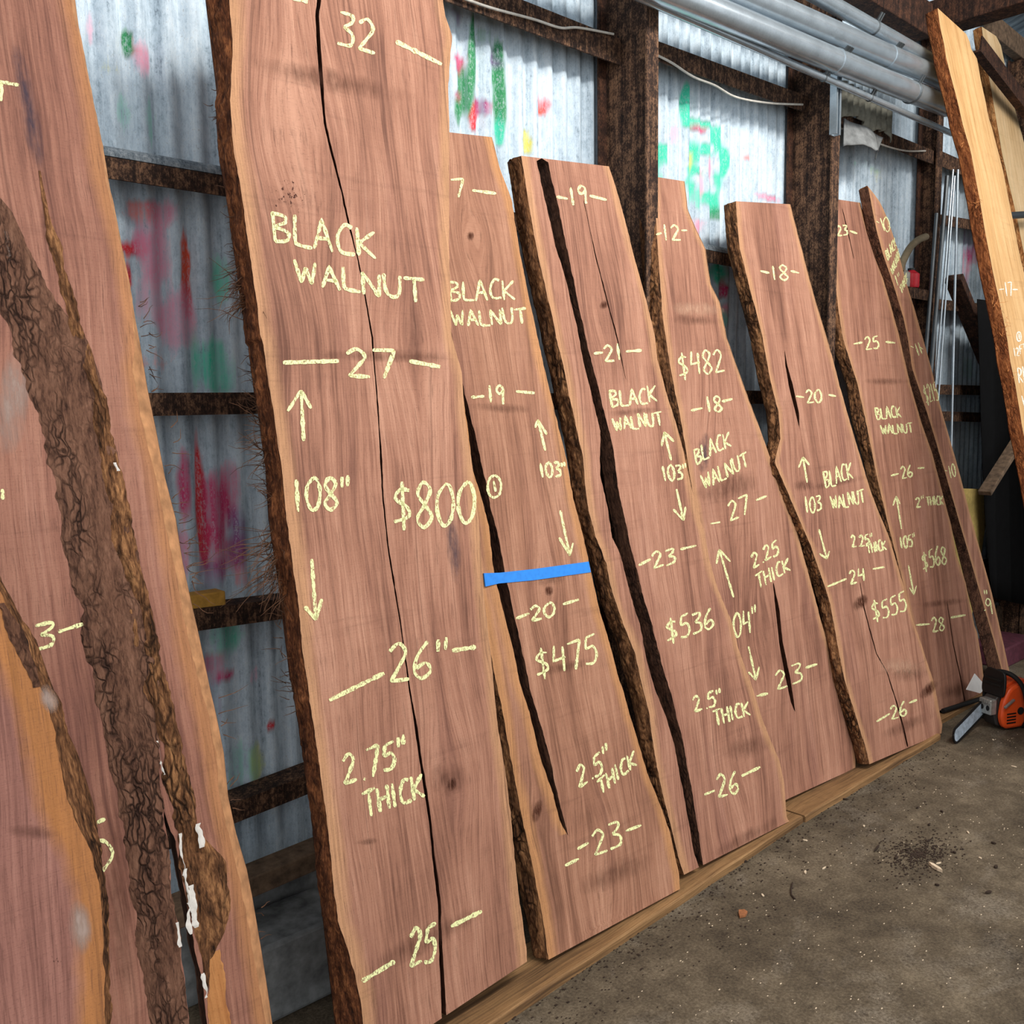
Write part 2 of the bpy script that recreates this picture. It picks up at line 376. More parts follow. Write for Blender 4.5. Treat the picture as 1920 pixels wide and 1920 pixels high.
# roof: corrugated sheet rising away from the wall, ribs running down the slope
def build_roof():
    t = NT('roof_zinc'); g = t.n('TexCoord').outputs['Object']
    st = t.tex(g, (30, 2, 2), 5, .7, 1); t.col(t.ramp(st, [(.35, srgb(96, 106, 114)), (.65, srgb(170, 182, 190))])); t.rough(.6)
    vs = []; nx = 300; x0, x1 = -1.0, 10.5
    rows = [(2.75, 4.12), (-1.2, 5.3)]
    for y, z in rows:
        for i in range(nx * 4 + 1):
            x = x0 + (x1 - x0) * i / (nx * 4); vs.append((x, y, z + .011 * math.cos(2 * math.pi * x / .076)))
    n = nx * 4 + 1
    o = mesh_obj('ceiling', vs, [(i, i + 1, n + i + 1, n + i) for i in range(n - 1)], t.m, smooth=True)
    s = o.modifiers.new('thick', 'SOLIDIFY'); s.thickness = .004
    tag(o, kind='structure')
build_roof()
def build_end():  # unseen end wall, added to darken the far bay
    vs = []; n = 400
    for z in (0, 5.3):
        for i in range(n + 1):
            y = -3.0 + 5.6 * i / n; vs.append((9.0 + .011 * math.cos(2 * math.pi * y / .076), y, z))
    o = mesh_obj('wall_right_added', vs, [(i, i + 1, n + i + 2, n + i + 1) for i in range(n)], bpy.data.materials['roof_zinc'], smooth=True)
    o.modifiers.new('thick', 'SOLIDIFY').thickness = .004; tag(o, kind='structure')
build_end()
# concrete footing along the foot of the wall
b = MB(); b.box((0.0, 2.445, 0), (9.0, 2.53, .30)); tag(b.build('trim_1', GREY_CONC, bevel=.01), kind='structure')

# posts: I section, web square to the wall
def post(x, label, yf=2.285):
    o = empty('steel_post', T3((x, 2.4, 0)), label, 'post', 'steel posts along the wall')
    def part(name, lo, hi, mat, bv=0):
        b = MB(); b.box((lo[0], lo[1] - 2.4, lo[2]), (hi[0], hi[1] - 2.4, hi[2])); return b.build(name, mat, o, bevel=bv)
    part('web', (-.005, yf + .012, 0), (.005, 2.505, 3.96), RUST)
    part('flange', (-.03, yf, 0), (.038, yf + .012, 3.96), RUST, .003)
    part('flange', (-.05, 2.505, 0), (.05, 2.515, 3.96), RUST_D, .003)
    return o
for x, lb in zip(POSTX[1:], ('rusted steel post between the slabs marked 19 and 12 at the top',
                         'rusted steel post beside the galvanised hanger and slab marked 23', 'dark steel post behind the leaning metal rods', 'dark steel post behind the pale boards')):
    post(x, lb, 2.405 if 5 < x < 6 else 2.285)

GY = 2.43
# girts: angle section with a worn rounded top lip, one length per bay
def girt(x0, x1, z0, z1, label, top=True, h=.065):
    """z0,z1: height of the lower edge at both ends"""
    c = Vector(((x0 + x1) / 2, 2.48, (z0 + z1) / 2)); o = empty('wall_girt', T3(c), label, 'girt', 'rusted girts across the wall')
    y0, y1 = GY, 2.525
    def bar(prof, name, mat, sm=False):
        vs = []; n = len(prof)
        for x, z in ((x0, z0), (x1, z1)):
            vs += [Vector((x, y, z + zz)) - c for y, zz in prof]
        fs = [tuple(range(n)), tuple(range(2 * n - 1, n - 1, -1))] + [(i, (i + 1) % n, (i + 1) % n + n, i + n) for i in range(n)]
        g = mesh_obj(name, vs, fs, mat, o); fix_normals(g); return g
    bar([(y0, 0), (y0 + .008, 0), (y0 + .008, h - .008), (y1, h - .008), (y1, h), (y0, h)], 'angle', RUST)
    if top:
        k = 8; bar([(y0 + .030 - .030 * math.cos(math.pi * i / k), h + .002 + .030 * math.sin(math.pi * i / k)) for i in range(k + 1)], 'upper_lip', GIRTTOP)
    return o
zg = lambda px, py: ony(px, py, GY).z
PX = POSTX
def bay(i): return (PX[i] + .008 if i >= 0 else .1), PX[i + 1] - .008
def girt_px(i, pa, pb, label, top=False, h=.06):
    """girt of bay i whose lower edge runs through two pixels"""
    A, B = ony(*pa, GY), ony(*pb, GY); x0, x1 = bay(i); k = (B.z - A.z) / (B.x - A.x)
    return girt(x0, x1, A.z + k * (x0 - A.x), A.z + k * (x1 - A.x), label, top, h)
girt_px(-1, (198,333), (427,368), 'upper rusted girt between leftmost slab and large slab marked 108"', True, .052)
girt_px(-1, (290,780), (480,776), 'middle rusted girt between leftmost slab and large slab marked 108"')
girt_px(-1, (372,1183), (520,1162), 'lower rusted girt carrying a yellow wood scrap')
girt_px(-1, (435,1546), (550,1500), 'lowest girt in the dark gap left of the large slab')
girt_px(0, (833,0), (1150,117), 'high rusted girt left of the first visible post', False, .095)
girt_px(1, (1227,112), (1505,208), 'high rusted girt between the two visible posts', False, .075)
girt_px(2, (1577,240), (1735,302), 'high rusted girt right of the second visible post', False, .075)
girt_px(3, (1780,318), (1900,368), 'high rusted girt behind the pale boards', False, .085)
girt_px(0, (960,430), (1010,443), 'upper girt behind the blue taped slab')
girt_px(0, (1030,768), (1080,768), 'middle girt behind the blue taped slab')
girt_px(1, (1320,490), (1375,500), 'upper girt showing left of the slab marked 18 and $555', True, .05)
girt_px(1, (1410,757), (1440,757), 'middle girt in the dark gap beside slab marked $482')
girt_px(2, (1690,555), (1730,562), 'upper girt carrying the red bottle beside the third post')
girt_px(3, (1785,425), (1830,432), 'upper girt seen between rods and pale boards')
girt_px(3, (1780,582), (1840,587), 'second girt down seen between rods and pale boards')
girt_px(3, (1790,740), (1880,741), 'middle girt in the dark bay behind the pale boards')
girt_px(3, (1790,790), (1880,792), 'girt just below the middle girt behind the pale boards')
girt_px(3, (1800,1080), (1880,1066), 'lowest girt in the dark bay behind the pale boards')

# ------------------------------------------------------------------ slabs
class Plane:
    def __init__(s, yb, z0, k, xb, tilt=0.0):
        """front face through (xb, yb, z0), leaning k towards the wall per metre of height, turned by tilt"""
        s.P = Vector((xb, yb, z0)); s.n = Vector((tilt, -1, k)).normalized()
        s.v = (Vector((0, 0, 1)) - s.n * s.n.z).normalized(); s.u = s.v.cross(s.n).normalized()
        s.M = Matrix((( s.u.x, -s.n.x, s.v.x, s.P.x), (s.u.y, -s.n.y, s.v.y, s.P.y), (s.u.z, -s.n.z, s.v.z, s.P.z), (0, 0, 0, 1)))
    def at(s, px, py, depth=0.0):
        """(u, v) on the face (or on a plane depth behind it) of a pixel"""
        q = pray(px, py); o = s.P - s.n * depth
        t = (o - CAM).dot(s.n) / q.dot(s.n); X = CAM + q * t - s.P
        return X.dot(s.u), X.dot(s.v)
class Line:
    """u as a function of v through traced points"""
    def __init__(s, pts):
        s.p = sorted(((v, u) for u, v in pts)); s.v0 = s.p[0][0]; s.v1 = s.p[-1][0]
    def __call__(s, v):
        p = s.p
        if v <= p[0][0]: a, b_ = p[0], p[1]
        elif v >= p[-1][0]: a, b_ = p[-2], p[-1]
        else:
            for i in range(len(p) - 1):
                if p[i][0] <= v <= p[i + 1][0]: a, b_ = p[i], p[i + 1]; break
        if b_[0] - a[0] < 1e-9: return a[1]
        return a[1] + (b_[1] - a[1]) * (v - a[0]) / (b_[0] - a[0])
def trace(pl, px, depth=0.0): return px if isinstance(px, Line) else Line([pl.at(x, y, depth) for x, y in px])
def to_floor(pl, line, z=.006):
    """carry a traced edge on down to the floor"""
    v = (z - pl.P.z) / pl.v.z
    return Line([(u, v_) for v_, u in line.p] + [(line(v), v)])
def catmull(P, n=6):
    out = []
    for i in range(len(P) - 1):
        p0, p1, p2, p3 = P[max(i - 1, 0)], P[i], P[i + 1], P[min(i + 2, len(P) - 1)]
        for k in range(n):
            t = k / n
            out.append(tuple(.5 * (2 * p1[c] + (p2[c] - p0[c]) * t + (2 * p0[c] - 5 * p1[c] + 4 * p2[c] - p3[c]) * t * t + (3 * p1[c] - p0[c] - 3 * p2[c] + p3[c]) * t ** 3) for c in (0, 1)))
    out.append(tuple(P[-1])); return out

def edge_strip(root, name, mat, E, BE, T, v0, v1, sg, flare, jit, rows, so, bw):
    """the rounded live edge between the sawn face and the back, along one side of a slab"""
    bv = []; NC = 13; NR = rows * 4
    for j in range(NR):
        t = j / (NR - 1); va = lerp(v0, v1, t); ue = E(va) + jit(va)
        ub = BE(va) if BE else ue + sg * flare
        if (ub - ue) * sg < .004: ub = ue + sg * .004
        for c in range(NC):
            s_ = c / (NC - 1)
            u = lerp(ue - sg * .0005, ub, s_ ** .85); y = lerp(.0008, T, s_)
            hump = math.sin(math.pi * s_) if 0 < s_ < 1 else 0
            h = noise.fractal(Vector((u * 30 + so, y * 34, va * 9)), 1, 2, 3) * 1.0 + .9 * noise.noise(Vector((s_ * 5, so, va * 26))) + .55 * noise.noise(Vector((s_ * 9, so + 3, va * 70)))
            bv.append((u + sg * hump * (bw * .6 + bw * h), y, va))
    nf = len(bv)
    for j in range(NR):
        va = lerp(v0, v1, j / (NR - 1)); bv.append((E(va) - sg * .004, T * .5, va))
    bf = [(j * NC + c, j * NC + c + 1, (j + 1) * NC + c + 1, (j + 1) * NC + c) for j in range(NR - 1) for c in range(NC - 1)]
    for j in range(NR - 1):
        bf.append((nf + j, j * NC, (j + 1) * NC, nf + j + 1)); bf.append((j * NC + NC - 1, nf + j, nf + j + 1, (j + 1) * NC + NC - 1))
    bf.append(tuple([nf] + list(range(NC - 1, -1, -1)))); bf.append(tuple([nf + NR - 1] + [(NR - 1) * NC + c for c in range(NC)]))
    bo = mesh_obj(name, bv, bf, mat, root, smooth=True); fix_normals(bo); return bo
def face_patch(pl, root, name, mat, left, right, hgt, lift=.0006, NC=22, NR=420, sc=1.0, so=0.0, uv=False):
    """a rough patch grown into the face, standing hgt proud in the middle"""
    A, B = trace(pl, left), trace(pl, right); v0, v1 = max(A.v0, B.v0), min(A.v1, B.v1); V = []; U = []
    for j in range(NR):
        t = j / (NR - 1); v = lerp(v0, v1, t); a, b_ = A(v), B(v)
        a += (.012 * noise.noise(Vector((v * 16, so, 1))) + .005 * noise.noise(Vector((v * 60, so, 1)))) * min(1, 8 * t, 8 * (1 - t)); b_ += (.008 * noise.noise(Vector((v * 18, so, 4))) + .004 * noise.noise(Vector((v * 70, so, 4)))) * min(1, 8 * t, 8 * (1 - t))
        if b_ < a: a = b_ = (a + b_) / 2
        for c in range(NC):
            s_ = c / (NC - 1); u = lerp(a, b_, s_)
            e = min(1, 5 * s_, 5 * (1 - s_), 12 * t + .05, 12 * (1 - t) + .05)
            h = .5 + .9 * noise.fractal(Vector((u * 38 * sc, v * 9 * sc, so)), 1, 2, 5)
            V.append((u, -lift - hgt * e * max(0, h), v)); U += [u + so, v]
    f = [(j * NC + c, j * NC + c + 1, (j + 1) * NC + c + 1, (j + 1) * NC + c) for j in range(NR - 1) for c in range(NC - 1)]
    o = mesh_obj(name, V, f, mat, root, smooth=True)
    if uv:
        vi = [0] * len(o.data.loops); o.data.loops.foreach_get('vertex_index', vi)
        for nm, k in (('grain', 1), ('edge', 0)):
            l = o.data.uv_layers.new(name=nm); l.data.foreach_set('uv', [x for i in vi for x in ((U[2 * i], U[2 * i + 1]) if k else (.2, 0))])
    return o
def slab(pl, left, right, T, label, cat='wood slab', name='walnut_slab', mat=None, barkmat=None, barkL=None, flareL=.03, flareR=.02,
         slots=(), rows=220, rough=.0026, seed=0, barkname='bark_edge', sideR=None, group=None, barkw=.010, edgeR=None, knots=()):
    """left/right: traced front edges; slots: dicts(l=, r=, bark=bool) of traced openings; barkL: traced outer bark line on the back plane"""
    mat = mat or WALNUT; barkmat = barkmat or BARK
    rng = random.Random(seed); so = rng.uniform(0, 50)
    root = empty(name, pl.M, label, cat, group or {'walnut_slab': 'walnut slabs leaning along the wall', 'hardwood_board': 'pale boards leaning at the right'}.get(name))
    L, R = trace(pl, left), trace(pl, right)
    vL0, vL1, vR0, vR1 = L.v0, L.v1, R.v0, R.v1
    BL = trace(pl, barkL, T) if barkL else None
    SL = []
    for s in slots:
        a, c = trace(pl, s['l']), trace(pl, s['r'])
        SL.append((a, c, max(a.v0, c.v0), min(a.v1, c.v1), s.get('bark', False), s.get('sap', False), s.get('open1', False)))
    tv = sorted({k / (rows - 1) for k in range(rows)})
    def jit(v, k): return rough * (noise.noise(Vector((v * 9, k * 7.3 + so, 0))) * 1.3 + noise.noise(Vector((v * 38, k * 3.1 + so, 5))) * .9 + noise.noise(Vector((v * 90, k * 3.1 + so, 9))) * .5)
    V = []; UV = []; ED = []; idx = []
    KN = [(*pl.at(x, y), r_) for x, y, r_ in knots]
    for t in tv:
        va, vb = lerp(vL0, vL1, t), lerp(vR0, vR1, t)
        ul, ur = L(va) + jit(va, 1), R(vb) + jit(vb, 2)
        bounds = [(ul, va)]
        for (a, c, s0, s1, bk, o0, o1) in SL:
            um = a(lerp(va, vb, .5)); s_ = (um - ul) / max(1e-6, ur - ul); vv = lerp(va, vb, s_)
            um = a(vv); s_ = (um - ul) / max(1e-6, ur - ul); vv = lerp(va, vb, min(1, max(0, s_)))
            if s0 - 1e-6 <= vv <= s1 + 1e-6:
                x0, x1 = a(vv), c(vv)
                j = .6 if not bk else 1.2
                x0 += jit(vv, 3) * j; x1 += jit(vv, 4) * j
                if x1 < x0: x0 = x1 = (x0 + x1) / 2
            else:
                vc = min(max(vv, s0), s1); x0 = x1 = (a(vc) + c(vc)) / 2 + (a(vv) - a(vc)) * (1 if s0 - .3 < vv < s1 + .3 else .3)
            lo = bounds[-1][0] + .002; x0 = min(max(x0, lo), ur - .004); x1 = min(max(x1, x0), ur - .002)
            bounds.append((x0, lerp(va, vb, min(1, max(0, (x0 - ul) / (ur - ul))))))
            bounds.append((x1, lerp(va, vb, min(1, max(0, (x1 - ul) / (ur - ul))))))
        bounds.append((ur, vb))
        if BL: bl = BL(va) - ul; bl = min(-.002, bl)
        else: bl = -flareL
        row = []
        for k in range(0, len(bounds), 2):
            (x0, y0), (x1, y1) = bounds[k], bounds[k + 1]
            nc = 15
            ids = []
            for c in range(nc):
                s_ = c / (nc - 1); u = lerp(x0, x1, s_); v = lerp(y0, y1, s_)
                g = (u - ul) / (ur - ul)
                dd = min(u - ul, ur - u)
                if SL:
                    for bi in range(1, len(bounds) - 1):
                        if SL[(bi - 1) // 2][5] and bi % 2 == 1 and u <= bounds[bi][0] + 1e-6 and bounds[bi + 1][0] - bounds[bi][0] > .002: dd = min(dd, abs(u - bounds[bi][0]))
                fi = len(V); V.append((u, 0, v)); gu = u
                for ku, kv, kr in KN:
                    e_ = math.exp(-((u - ku) / (kr * 2.2)) ** 2 - ((v - kv) / (kr * 4.5)) ** 2); gu += -(u - ku) * .75 * e_
                UV.append((gu + so, v + so * .37)); ED.append(dd)
                V.append((u + bl * .8 * (1 - g) + flareR * g, T, v)); UV.append((u + so + .05, v + so * .37)); ED.append(dd)
                ids.append(fi)
            row.append(ids)
        idx.append(row)
    Fc = []; FM = []
    ns = len(idx[0]); nr = len(idx)
    for j in range(nr - 1):
        for s in range(ns):
            A, B = idx[j][s], idx[j + 1][s]
            for c in range(len(A) - 1):
                Fc.append((A[c], A[c + 1], B[c + 1], B[c])); FM.append(0)
                Fc.append((A[c] + 1, B[c] + 1, B[c + 1] + 1, A[c + 1] + 1)); FM.append(0)
            bkL = 0 if s == 0 else (1 if SL[s - 1][4] else 2)
            bkR = 3 if s == ns - 1 else (1 if SL[s][4] else 2)
            Fc.append((A[0], B[0], B[0] + 1, A[0] + 1)); FM.append(3 if s == 0 else bkL)
            e = -1
            Fc.append((A[e], A[e] + 1, B[e] + 1, B[e])); FM.append(bkR)
    for j in (0, nr - 1):
        for s in range(ns):
            A = idx[j][s]
            for c in range(len(A) - 1):
                q = (A[c], A[c] + 1, A[c + 1] + 1, A[c + 1]); Fc.append(q if j == 0 else tuple(reversed(q))); FM.append(4)
    o = mesh_obj('board', V, Fc, [mat, BARK_IN, CRACK, sideR or barkmat, ENDG], root, FM)
    g = o.data.uv_layers.new(name='grain'); e = o.data.uv_layers.new(name='edge')
    vi = [0] * len(o.data.loops); o.data.loops.foreach_get('vertex_index', vi)
    g.data.foreach_set('uv', [x for i in vi for x in UV[i]]); e.data.foreach_set('uv', [x for i in vi for x in (ED[i], 0)])
    fix_normals(o)
    if barkname: edge_strip(root, barkname, barkmat, L, BL, T, vL0, vL1, -1, flareL, lambda v: jit(v, 1), rows, so, barkw)
    if edgeR: edge_strip(root, edgeR[0], edgeR[1], R, trace(pl, edgeR[2], T * edgeR[4]) if edgeR[2] else None, T * edgeR[4], vR0, vR1, 1, flareR, lambda v: jit(v, 2), rows, so + 9, edgeR[3])
    return root

def stain(pl, root, px, py, rx, ry, tilt, mat, name='mineral_stain', lift=.0006):
    """a stain in the wood with its own ragged outline"""
    V = []; U = []; N = 20; c_, s_ = math.cos(tilt), math.sin(tilt)
    for j in range(N + 1):
        for i in range(N + 1):
            a, b_ = 2 * i / N - 1, 2 * j / N - 1; x, y = a * rx, b_ * ry
            u, v = pl.at(px + x * c_ - y * s_, py + x * s_ + y * c_); V.append((u, -lift, v)); U.append((a, b_))
    f = [(j * (N + 1) + i, (j + 1) * (N + 1) + i, (j + 1) * (N + 1) + i + 1, j * (N + 1) + i + 1) for j in range(N) for i in range(N)]
    o = mesh_obj(name, V, f, mat, root); vi = [0] * len(o.data.loops); o.data.loops.foreach_get('vertex_index', vi)
    l = o.data.uv_layers.new(name='shape'); l.data.foreach_set('uv', [q for i in vi for q in U[i]]); return o
def stain_mat(name, c, strength, sc=60):
    t = NT(name); uv = t.n('UVMap', uv_map='shape').outputs[0]; g = t.n('TexCoord').outputs['Object']
    ln = t.n('VectorMath', operation='LENGTH'); t.l(uv, ln.inputs[0])
    n = t.tex(g, (1, 1, .25), 5, .7, sc); n2 = t.tex(g, (1, 1, .6), 4, .7, 12)
    d = t.math('SUBTRACT', t.math('SUBTRACT', 1.0, ln.outputs['Value']), t.math('MULTIPLY', t.math('SUBTRACT', n2, .5), 1.2))
    a = t.math('MULTIPLY', t.math('MULTIPLY', t.val(d, .05, .75), t.val(n, .3, .6)), strength)
    a = t.math('MULTIPLY', a, t.val(t.math('SUBTRACT', 1.0, ln.outputs['Value']), .0, .15))
    t.col(c); t.rough(.9); t.spec(.1); t.l(a, t.b.inputs['Alpha']); return t.m
def spot_mat():
    t = NT('insect_hole_specks'); uv = t.n('UVMap', uv_map='shape').outputs[0]; g = t.n('TexCoord').outputs['Object']
    ln = t.n('VectorMath', operation='LENGTH'); t.l(uv, ln.inputs[0]); n = t.tex(g, (1, 1, .7), 4, .75, 95)
    a = t.val(t.math('SUBTRACT', n, t.math('MULTIPLY', ln.outputs['Value'], .13)), .535, .58)
    t.col(srgb(70, 32, 22)); t.rough(.9); t.l(t.math('MULTIPLY', a, t.val(ln.outputs['Value'], 1.0, .8)), t.b.inputs['Alpha']); return t.m
ST_BLUE = stain_mat('blue_grey_stain', srgb(74, 66, 78), .75)
ST_DARK = stain_mat('dark_wood_stain', srgb(84, 54, 44), .38)
ST_SPOT = spot_mat()
ST_KNOT = stain_mat('knot_wood', srgb(78, 44, 32), 1.1, 120)
ST_PALE = stain_mat('pale_wood_patch', srgb(206, 164, 138), .7)
ST_GREY = stain_mat('grey_lichen_patch', srgb(168, 148, 138), .85, 30)
# chalk handwriting -------------------------------------------------
GL = {
 'B': (.8, [[(.08,1),(.14,0)], [(0,.97),(.55,.93),(.62,.72),(.2,.52),(.72,.38),(.66,.1),(.12,.0)]]),
 'L': (.7, [[(.1,1),(.06,.2),(.2,.03),(.8,.0)]]),
 'A': (.8, [[(.02,0),(.42,1),(.82,0)], [(.2,.38),(.72,.40)]]),
 'C': (.75, [[(.78,.92),(.45,.98),(.12,.55),(.25,.08),(.85,.06)]]),
 'K': (.75, [[(.08,1),(.12,0)], [(.85,.95),(.15,.46)], [(.15,.46),(.85,.0)]]),
 'W': (1.0, [[(0,1),(.25,0)], [(.25,0),(.48,.72)], [(.48,.72),(.72,.0)], [(.72,0),(.95,1)]]),
 'N': (.85, [[(.08,0),(.1,1)], [(.1,1),(.78,0)], [(.78,0),(.86,1)]]),
 'U': (.8, [[(.06,1),(.1,.25),(.4,0),(.7,.22),(.8,1)]]),
 'T': (.85, [[(0,.94),(.95,1)], [(.48,.97),(.46,0)]]),
 'H': (.8, [[(.08,1),(.1,0)], [(.78,1),(.76,0)], [(.1,.5),(.76,.54)]]),
 'I': (.4, [[(.19,1),(.2,0)]]),
 'F': (.7, [[(.1,0),(.12,1)], [(.12,1),(.8,.97)], [(.12,.55),(.65,.55)]]),
 'R': (.75, [[(.1,0),(.12,1)], [(.12,1),(.68,.88),(.6,.58),(.14,.48)], [(.2,.48),(.8,0)]]),
 'V': (.75, [[(0,1),(.4,0)], [(.4,0),(.85,1)]]),
 '0': (.75, [[(.45,1),(.12,.75),(.06,.35),(.3,.0),(.62,.12),(.76,.55),(.62,.93),(.42,1)]]),
 '1': (.5, [[(.22,1),(.26,0)]]),
 '2': (.75, [[(.06,.80),(.4,1),(.66,.76),(.42,.4),(.1,.02)], [(.1,.03),(.8,.06)]]),
 '3': (.7, [[(.1,.96),(.6,.97),(.62,.78),(.28,.56)], [(.28,.56),(.66,.42),(.62,.1),(.05,.02)]]),
 '4': (.8, [[(.22,1),(.1,.45),(.8,.5)], [(.7,.9),(.66,0)]]),
 '5': (.72, [[(.72,1),(.22,.94)], [(.22,.94),(.16,.58),(.55,.6),(.72,.3),(.5,.03),(.05,.06)]]),
 '6': (.7, [[(.58,1),(.2,.62),(.08,.2),(.35,.0),(.68,.18),(.52,.42),(.14,.28)]]),
 '7': (.75, [[(.02,.95),(.75,1)], [(.75,1),(.35,0)]]),
 '8': (.72, [[(.4,.5),(.12,.76),(.36,1),(.66,.82),(.4,.5),(.08,.2),(.36,.0),(.7,.22),(.4,.5)]]),
 '9': (.65, [[(.6,.72),(.3,.56),(.1,.76),(.32,1),(.6,.86),(.58,.4),(.56,0)]]),
 '$': (.8, [[(.74,.82),(.35,.86),(.12,.66),(.62,.42),(.66,.2),(.04,.1)], [(.42,1.05),(.46,-.12)]]),
 '.': (.3, [[(.3,0),(.36,.07)]]),
 '"': (.45, [[(.12,1.05),(.1,.72)], [(.42,1.1),(.38,.76)]]),
 ' ': (.5, []),
}
CURVY = set('BLCU023568 9$R')
def chalk_mesh(pl, root, strokes, w, name, text=None, mat=None, lift=.0011):
    """strokes: pixel polylines rubbed on the face of a slab"""
    V = []; Fc = []
    for st in strokes:
        n = len(st); base = len(V); sd_ = random.random() * 90
        fine = []
        for i in range(n - 1):
            (x0, y0), (x1, y1) = st[i], st[i + 1]; k = max(1, int(math.hypot(x1 - x0, y1 - y0) / 4))
            fine += [(lerp(x0, x1, q / k), lerp(y0, y1, q / k)) for q in range(k)]
        fine.append(st[-1]); n = len(fine)
        for i, (x, y) in enumerate(fine):
            x0, y0 = fine[max(i - 1, 0)]; x1, y1 = fine[min(i + 1, n - 1)]
            dx, dy = x1 - x0, y1 - y0; m = math.hypot(dx, dy) or 1
            ww = w * (.44 + .26 * noise.noise(Vector((i * .45, sd_, 0))) )
            if i in (0, n - 1): ww *= .6
            a = pl.at(x - dy / m * ww, y + dx / m * ww); c = pl.at(x + dy / m * ww, y - dx / m * ww)
            V += [(a[0], -lift, a[1]), (c[0], -lift, c[1])]
        Fc += [(base + 2 * i, base + 2 * i + 1, base + 2 * i + 3, base + 2 * i + 2) for i in range(n - 1)]
    o = mesh_obj(name, V, Fc, mat or CHALK, root)
    if text: o['label'] = text
    return o
def chalk_text(pl, root, s, p0, p1, up, w, mat=None, name=None, desc=None):
    adv = sum(GL[c][0] + .16 for c in s) - .16
    ex = ((p1[0] - p0[0]) / adv, (p1[1] - p0[1]) / adv); x = 0; strokes = []
    rg = random.Random(s + str(p0))
    for c in s:
        wd, ss = GL[c]; jy = rg.uniform(-.05, .05); js = rg.uniform(.93, 1.06)
        for st in ss:
            q = catmull(st) if (c in CURVY and len(st) > 2) else st
            strokes.append([(p0[0] + ex[0] * (x + a) + up[0] * (b_ * js + jy), p0[1] + ex[1] * (x + a) + up[1] * (b_ * js + jy)) for a, b_ in q])
        x += wd + .16
    if name is None:
        name = 'chalk_price' if '$' in s else ('chalk_lettering' if any(c in 'ABCKLNUW' for c in s) else 'chalk_number')
    return chalk_mesh(pl, root, strokes, w, name, desc or 'chalk writing reading ' + s.replace('"', ' inch mark').strip(), mat)
def chalk_dash(pl, root, a, c, w, mat=None): return chalk_mesh(pl, root, [[a, c]], w, 'chalk_dash', None, mat)
def chalk_arrow(pl, root, tail, tip, b0, b1, w, mat=None):
    return chalk_mesh(pl, root, [[tail, tip], [b0, tip], [b1, tip]], w, 'chalk_arrow', None, mat)
def writing(pl, root, w, items, mat=None):
    for it in items:
        k = it[0]
        if k == '-': chalk_dash(pl, root, it[1], it[2], w * 1.15, mat)
        elif k == '>': chalk_arrow(pl, root, *it[1:5], w, mat)
        elif k == '~': chalk_mesh(pl, root, [catmull(it[1])], w, 'chalk_mark', None, mat)
        else: chalk_text(pl, root, k, it[1], it[2], it[3], w, mat)
# the big slab in front, 108 inches
PA = Plane(1.835, .041, .125, 1.55)
SA = slab(PA,
    [(424,-70),(430,0),(437,90),(431,187),(437,267),(450,350),(467,467),(480,550),(487,633),(493,640),(503,707),(515,790),(527,873),(540,990),(553,1090),(575,1273),(593,1397),(610,1513),(623,1630),(633,1730),(653,1780),(667,1830),(680,1913),(692,2000)],
    [(832,-70),(830,0),(835,33),(848,67),(840,160),(843,267),(842,367),(843,500),(847,633),(867,700),(870,773),(883,857),(890,913),(897,973),(907,1107),(915,1173),(923,1257),(927,1297),(933,1363),(950,1463),(963,1580),(973,1680),(988,1780),(988,1803)],
    .070, 'biggest walnut slab, priced $800 and marked 108", with a long dark crack', seed=1, knots=[(847,1470,.045),(560,250,.06),(780,640,.05)], barkmat=BARK_RED,
    barkL=[(376,-70),(385,0),(397,100),(410,207),(423,317),(440,433),(453,533),(467,633),(472,657),(483,773),(497,873),(503,973),(523,1107),(543,1273),(547,1285),(567,1380),(583,1513),(600,1680),(623,1880),(635,1980)],
    slots=[dict(l=[(594,-70),(595,0),(591,27),(598,133),(608,233),(619,283),(636,347),(639,357),(652,417),(669,483),(682,550),(696,633),(706,740),(712,840),(717,940),(726,1023),(739,1107),(749,1167),(759,1240),(767,1297),(778,1367),(790,1447),(805,1547),(811,1613),(821,1697),(822,1747),(825,1830),(829,1930)],
                r=[(601,-70),(603,0),(599,27),(604,133),(612,233),(623,283),(639,347),(642,357),(655,417),(672,483),(685,550),(699,633),(708,740),(715,840),(720,940),(729,1023),(742,1107),(752,1167),(762,1240),(770,1297),(783,1367),(795,1447),(810,1547),(816,1613),(827,1697),(828,1747),(833,1830),(839,1930)])])
writing(PA, SA, 7.5, [('-',(545,-5),(577,4)), ('32',(630,80),(700,106),(4,-64)), ('-',(742,78),(828,121)),
    ('BLACK',(510,453),(700,487),(-3,-56)), ('WALNUT',(555,530),(795,568),(-4,-44)),
    ('-',(530,680),(635,677)), ('27',(648,704),(742,712),(-3,-56)), ('-',(767,677),(825,688)),
    ('>',(569,827),(564,732),(539,771),(583,766)), ('108"',(549,957),(655,957),(-2,-62)), ('$800',(737,990),(890,978),(-2,-80)),
    ('>',(584,1048),(592,1162),(571,1137),(603,1123)), ('-',(617,1313),(720,1262)), ('26"',(727,1277),(838,1270),(0,-72)), ('-',(847,1220),(892,1213)),
    ('2.75"',(643,1473),(760,1436),(-3,-54)), ('THICK',(684,1535),(793,1494),(-6,-46)),
    ('-',(678,1840),(740,1802)), ('25',(766,1818),(815,1798),(2,-72)), ('-',(845,1737),(903,1708))])
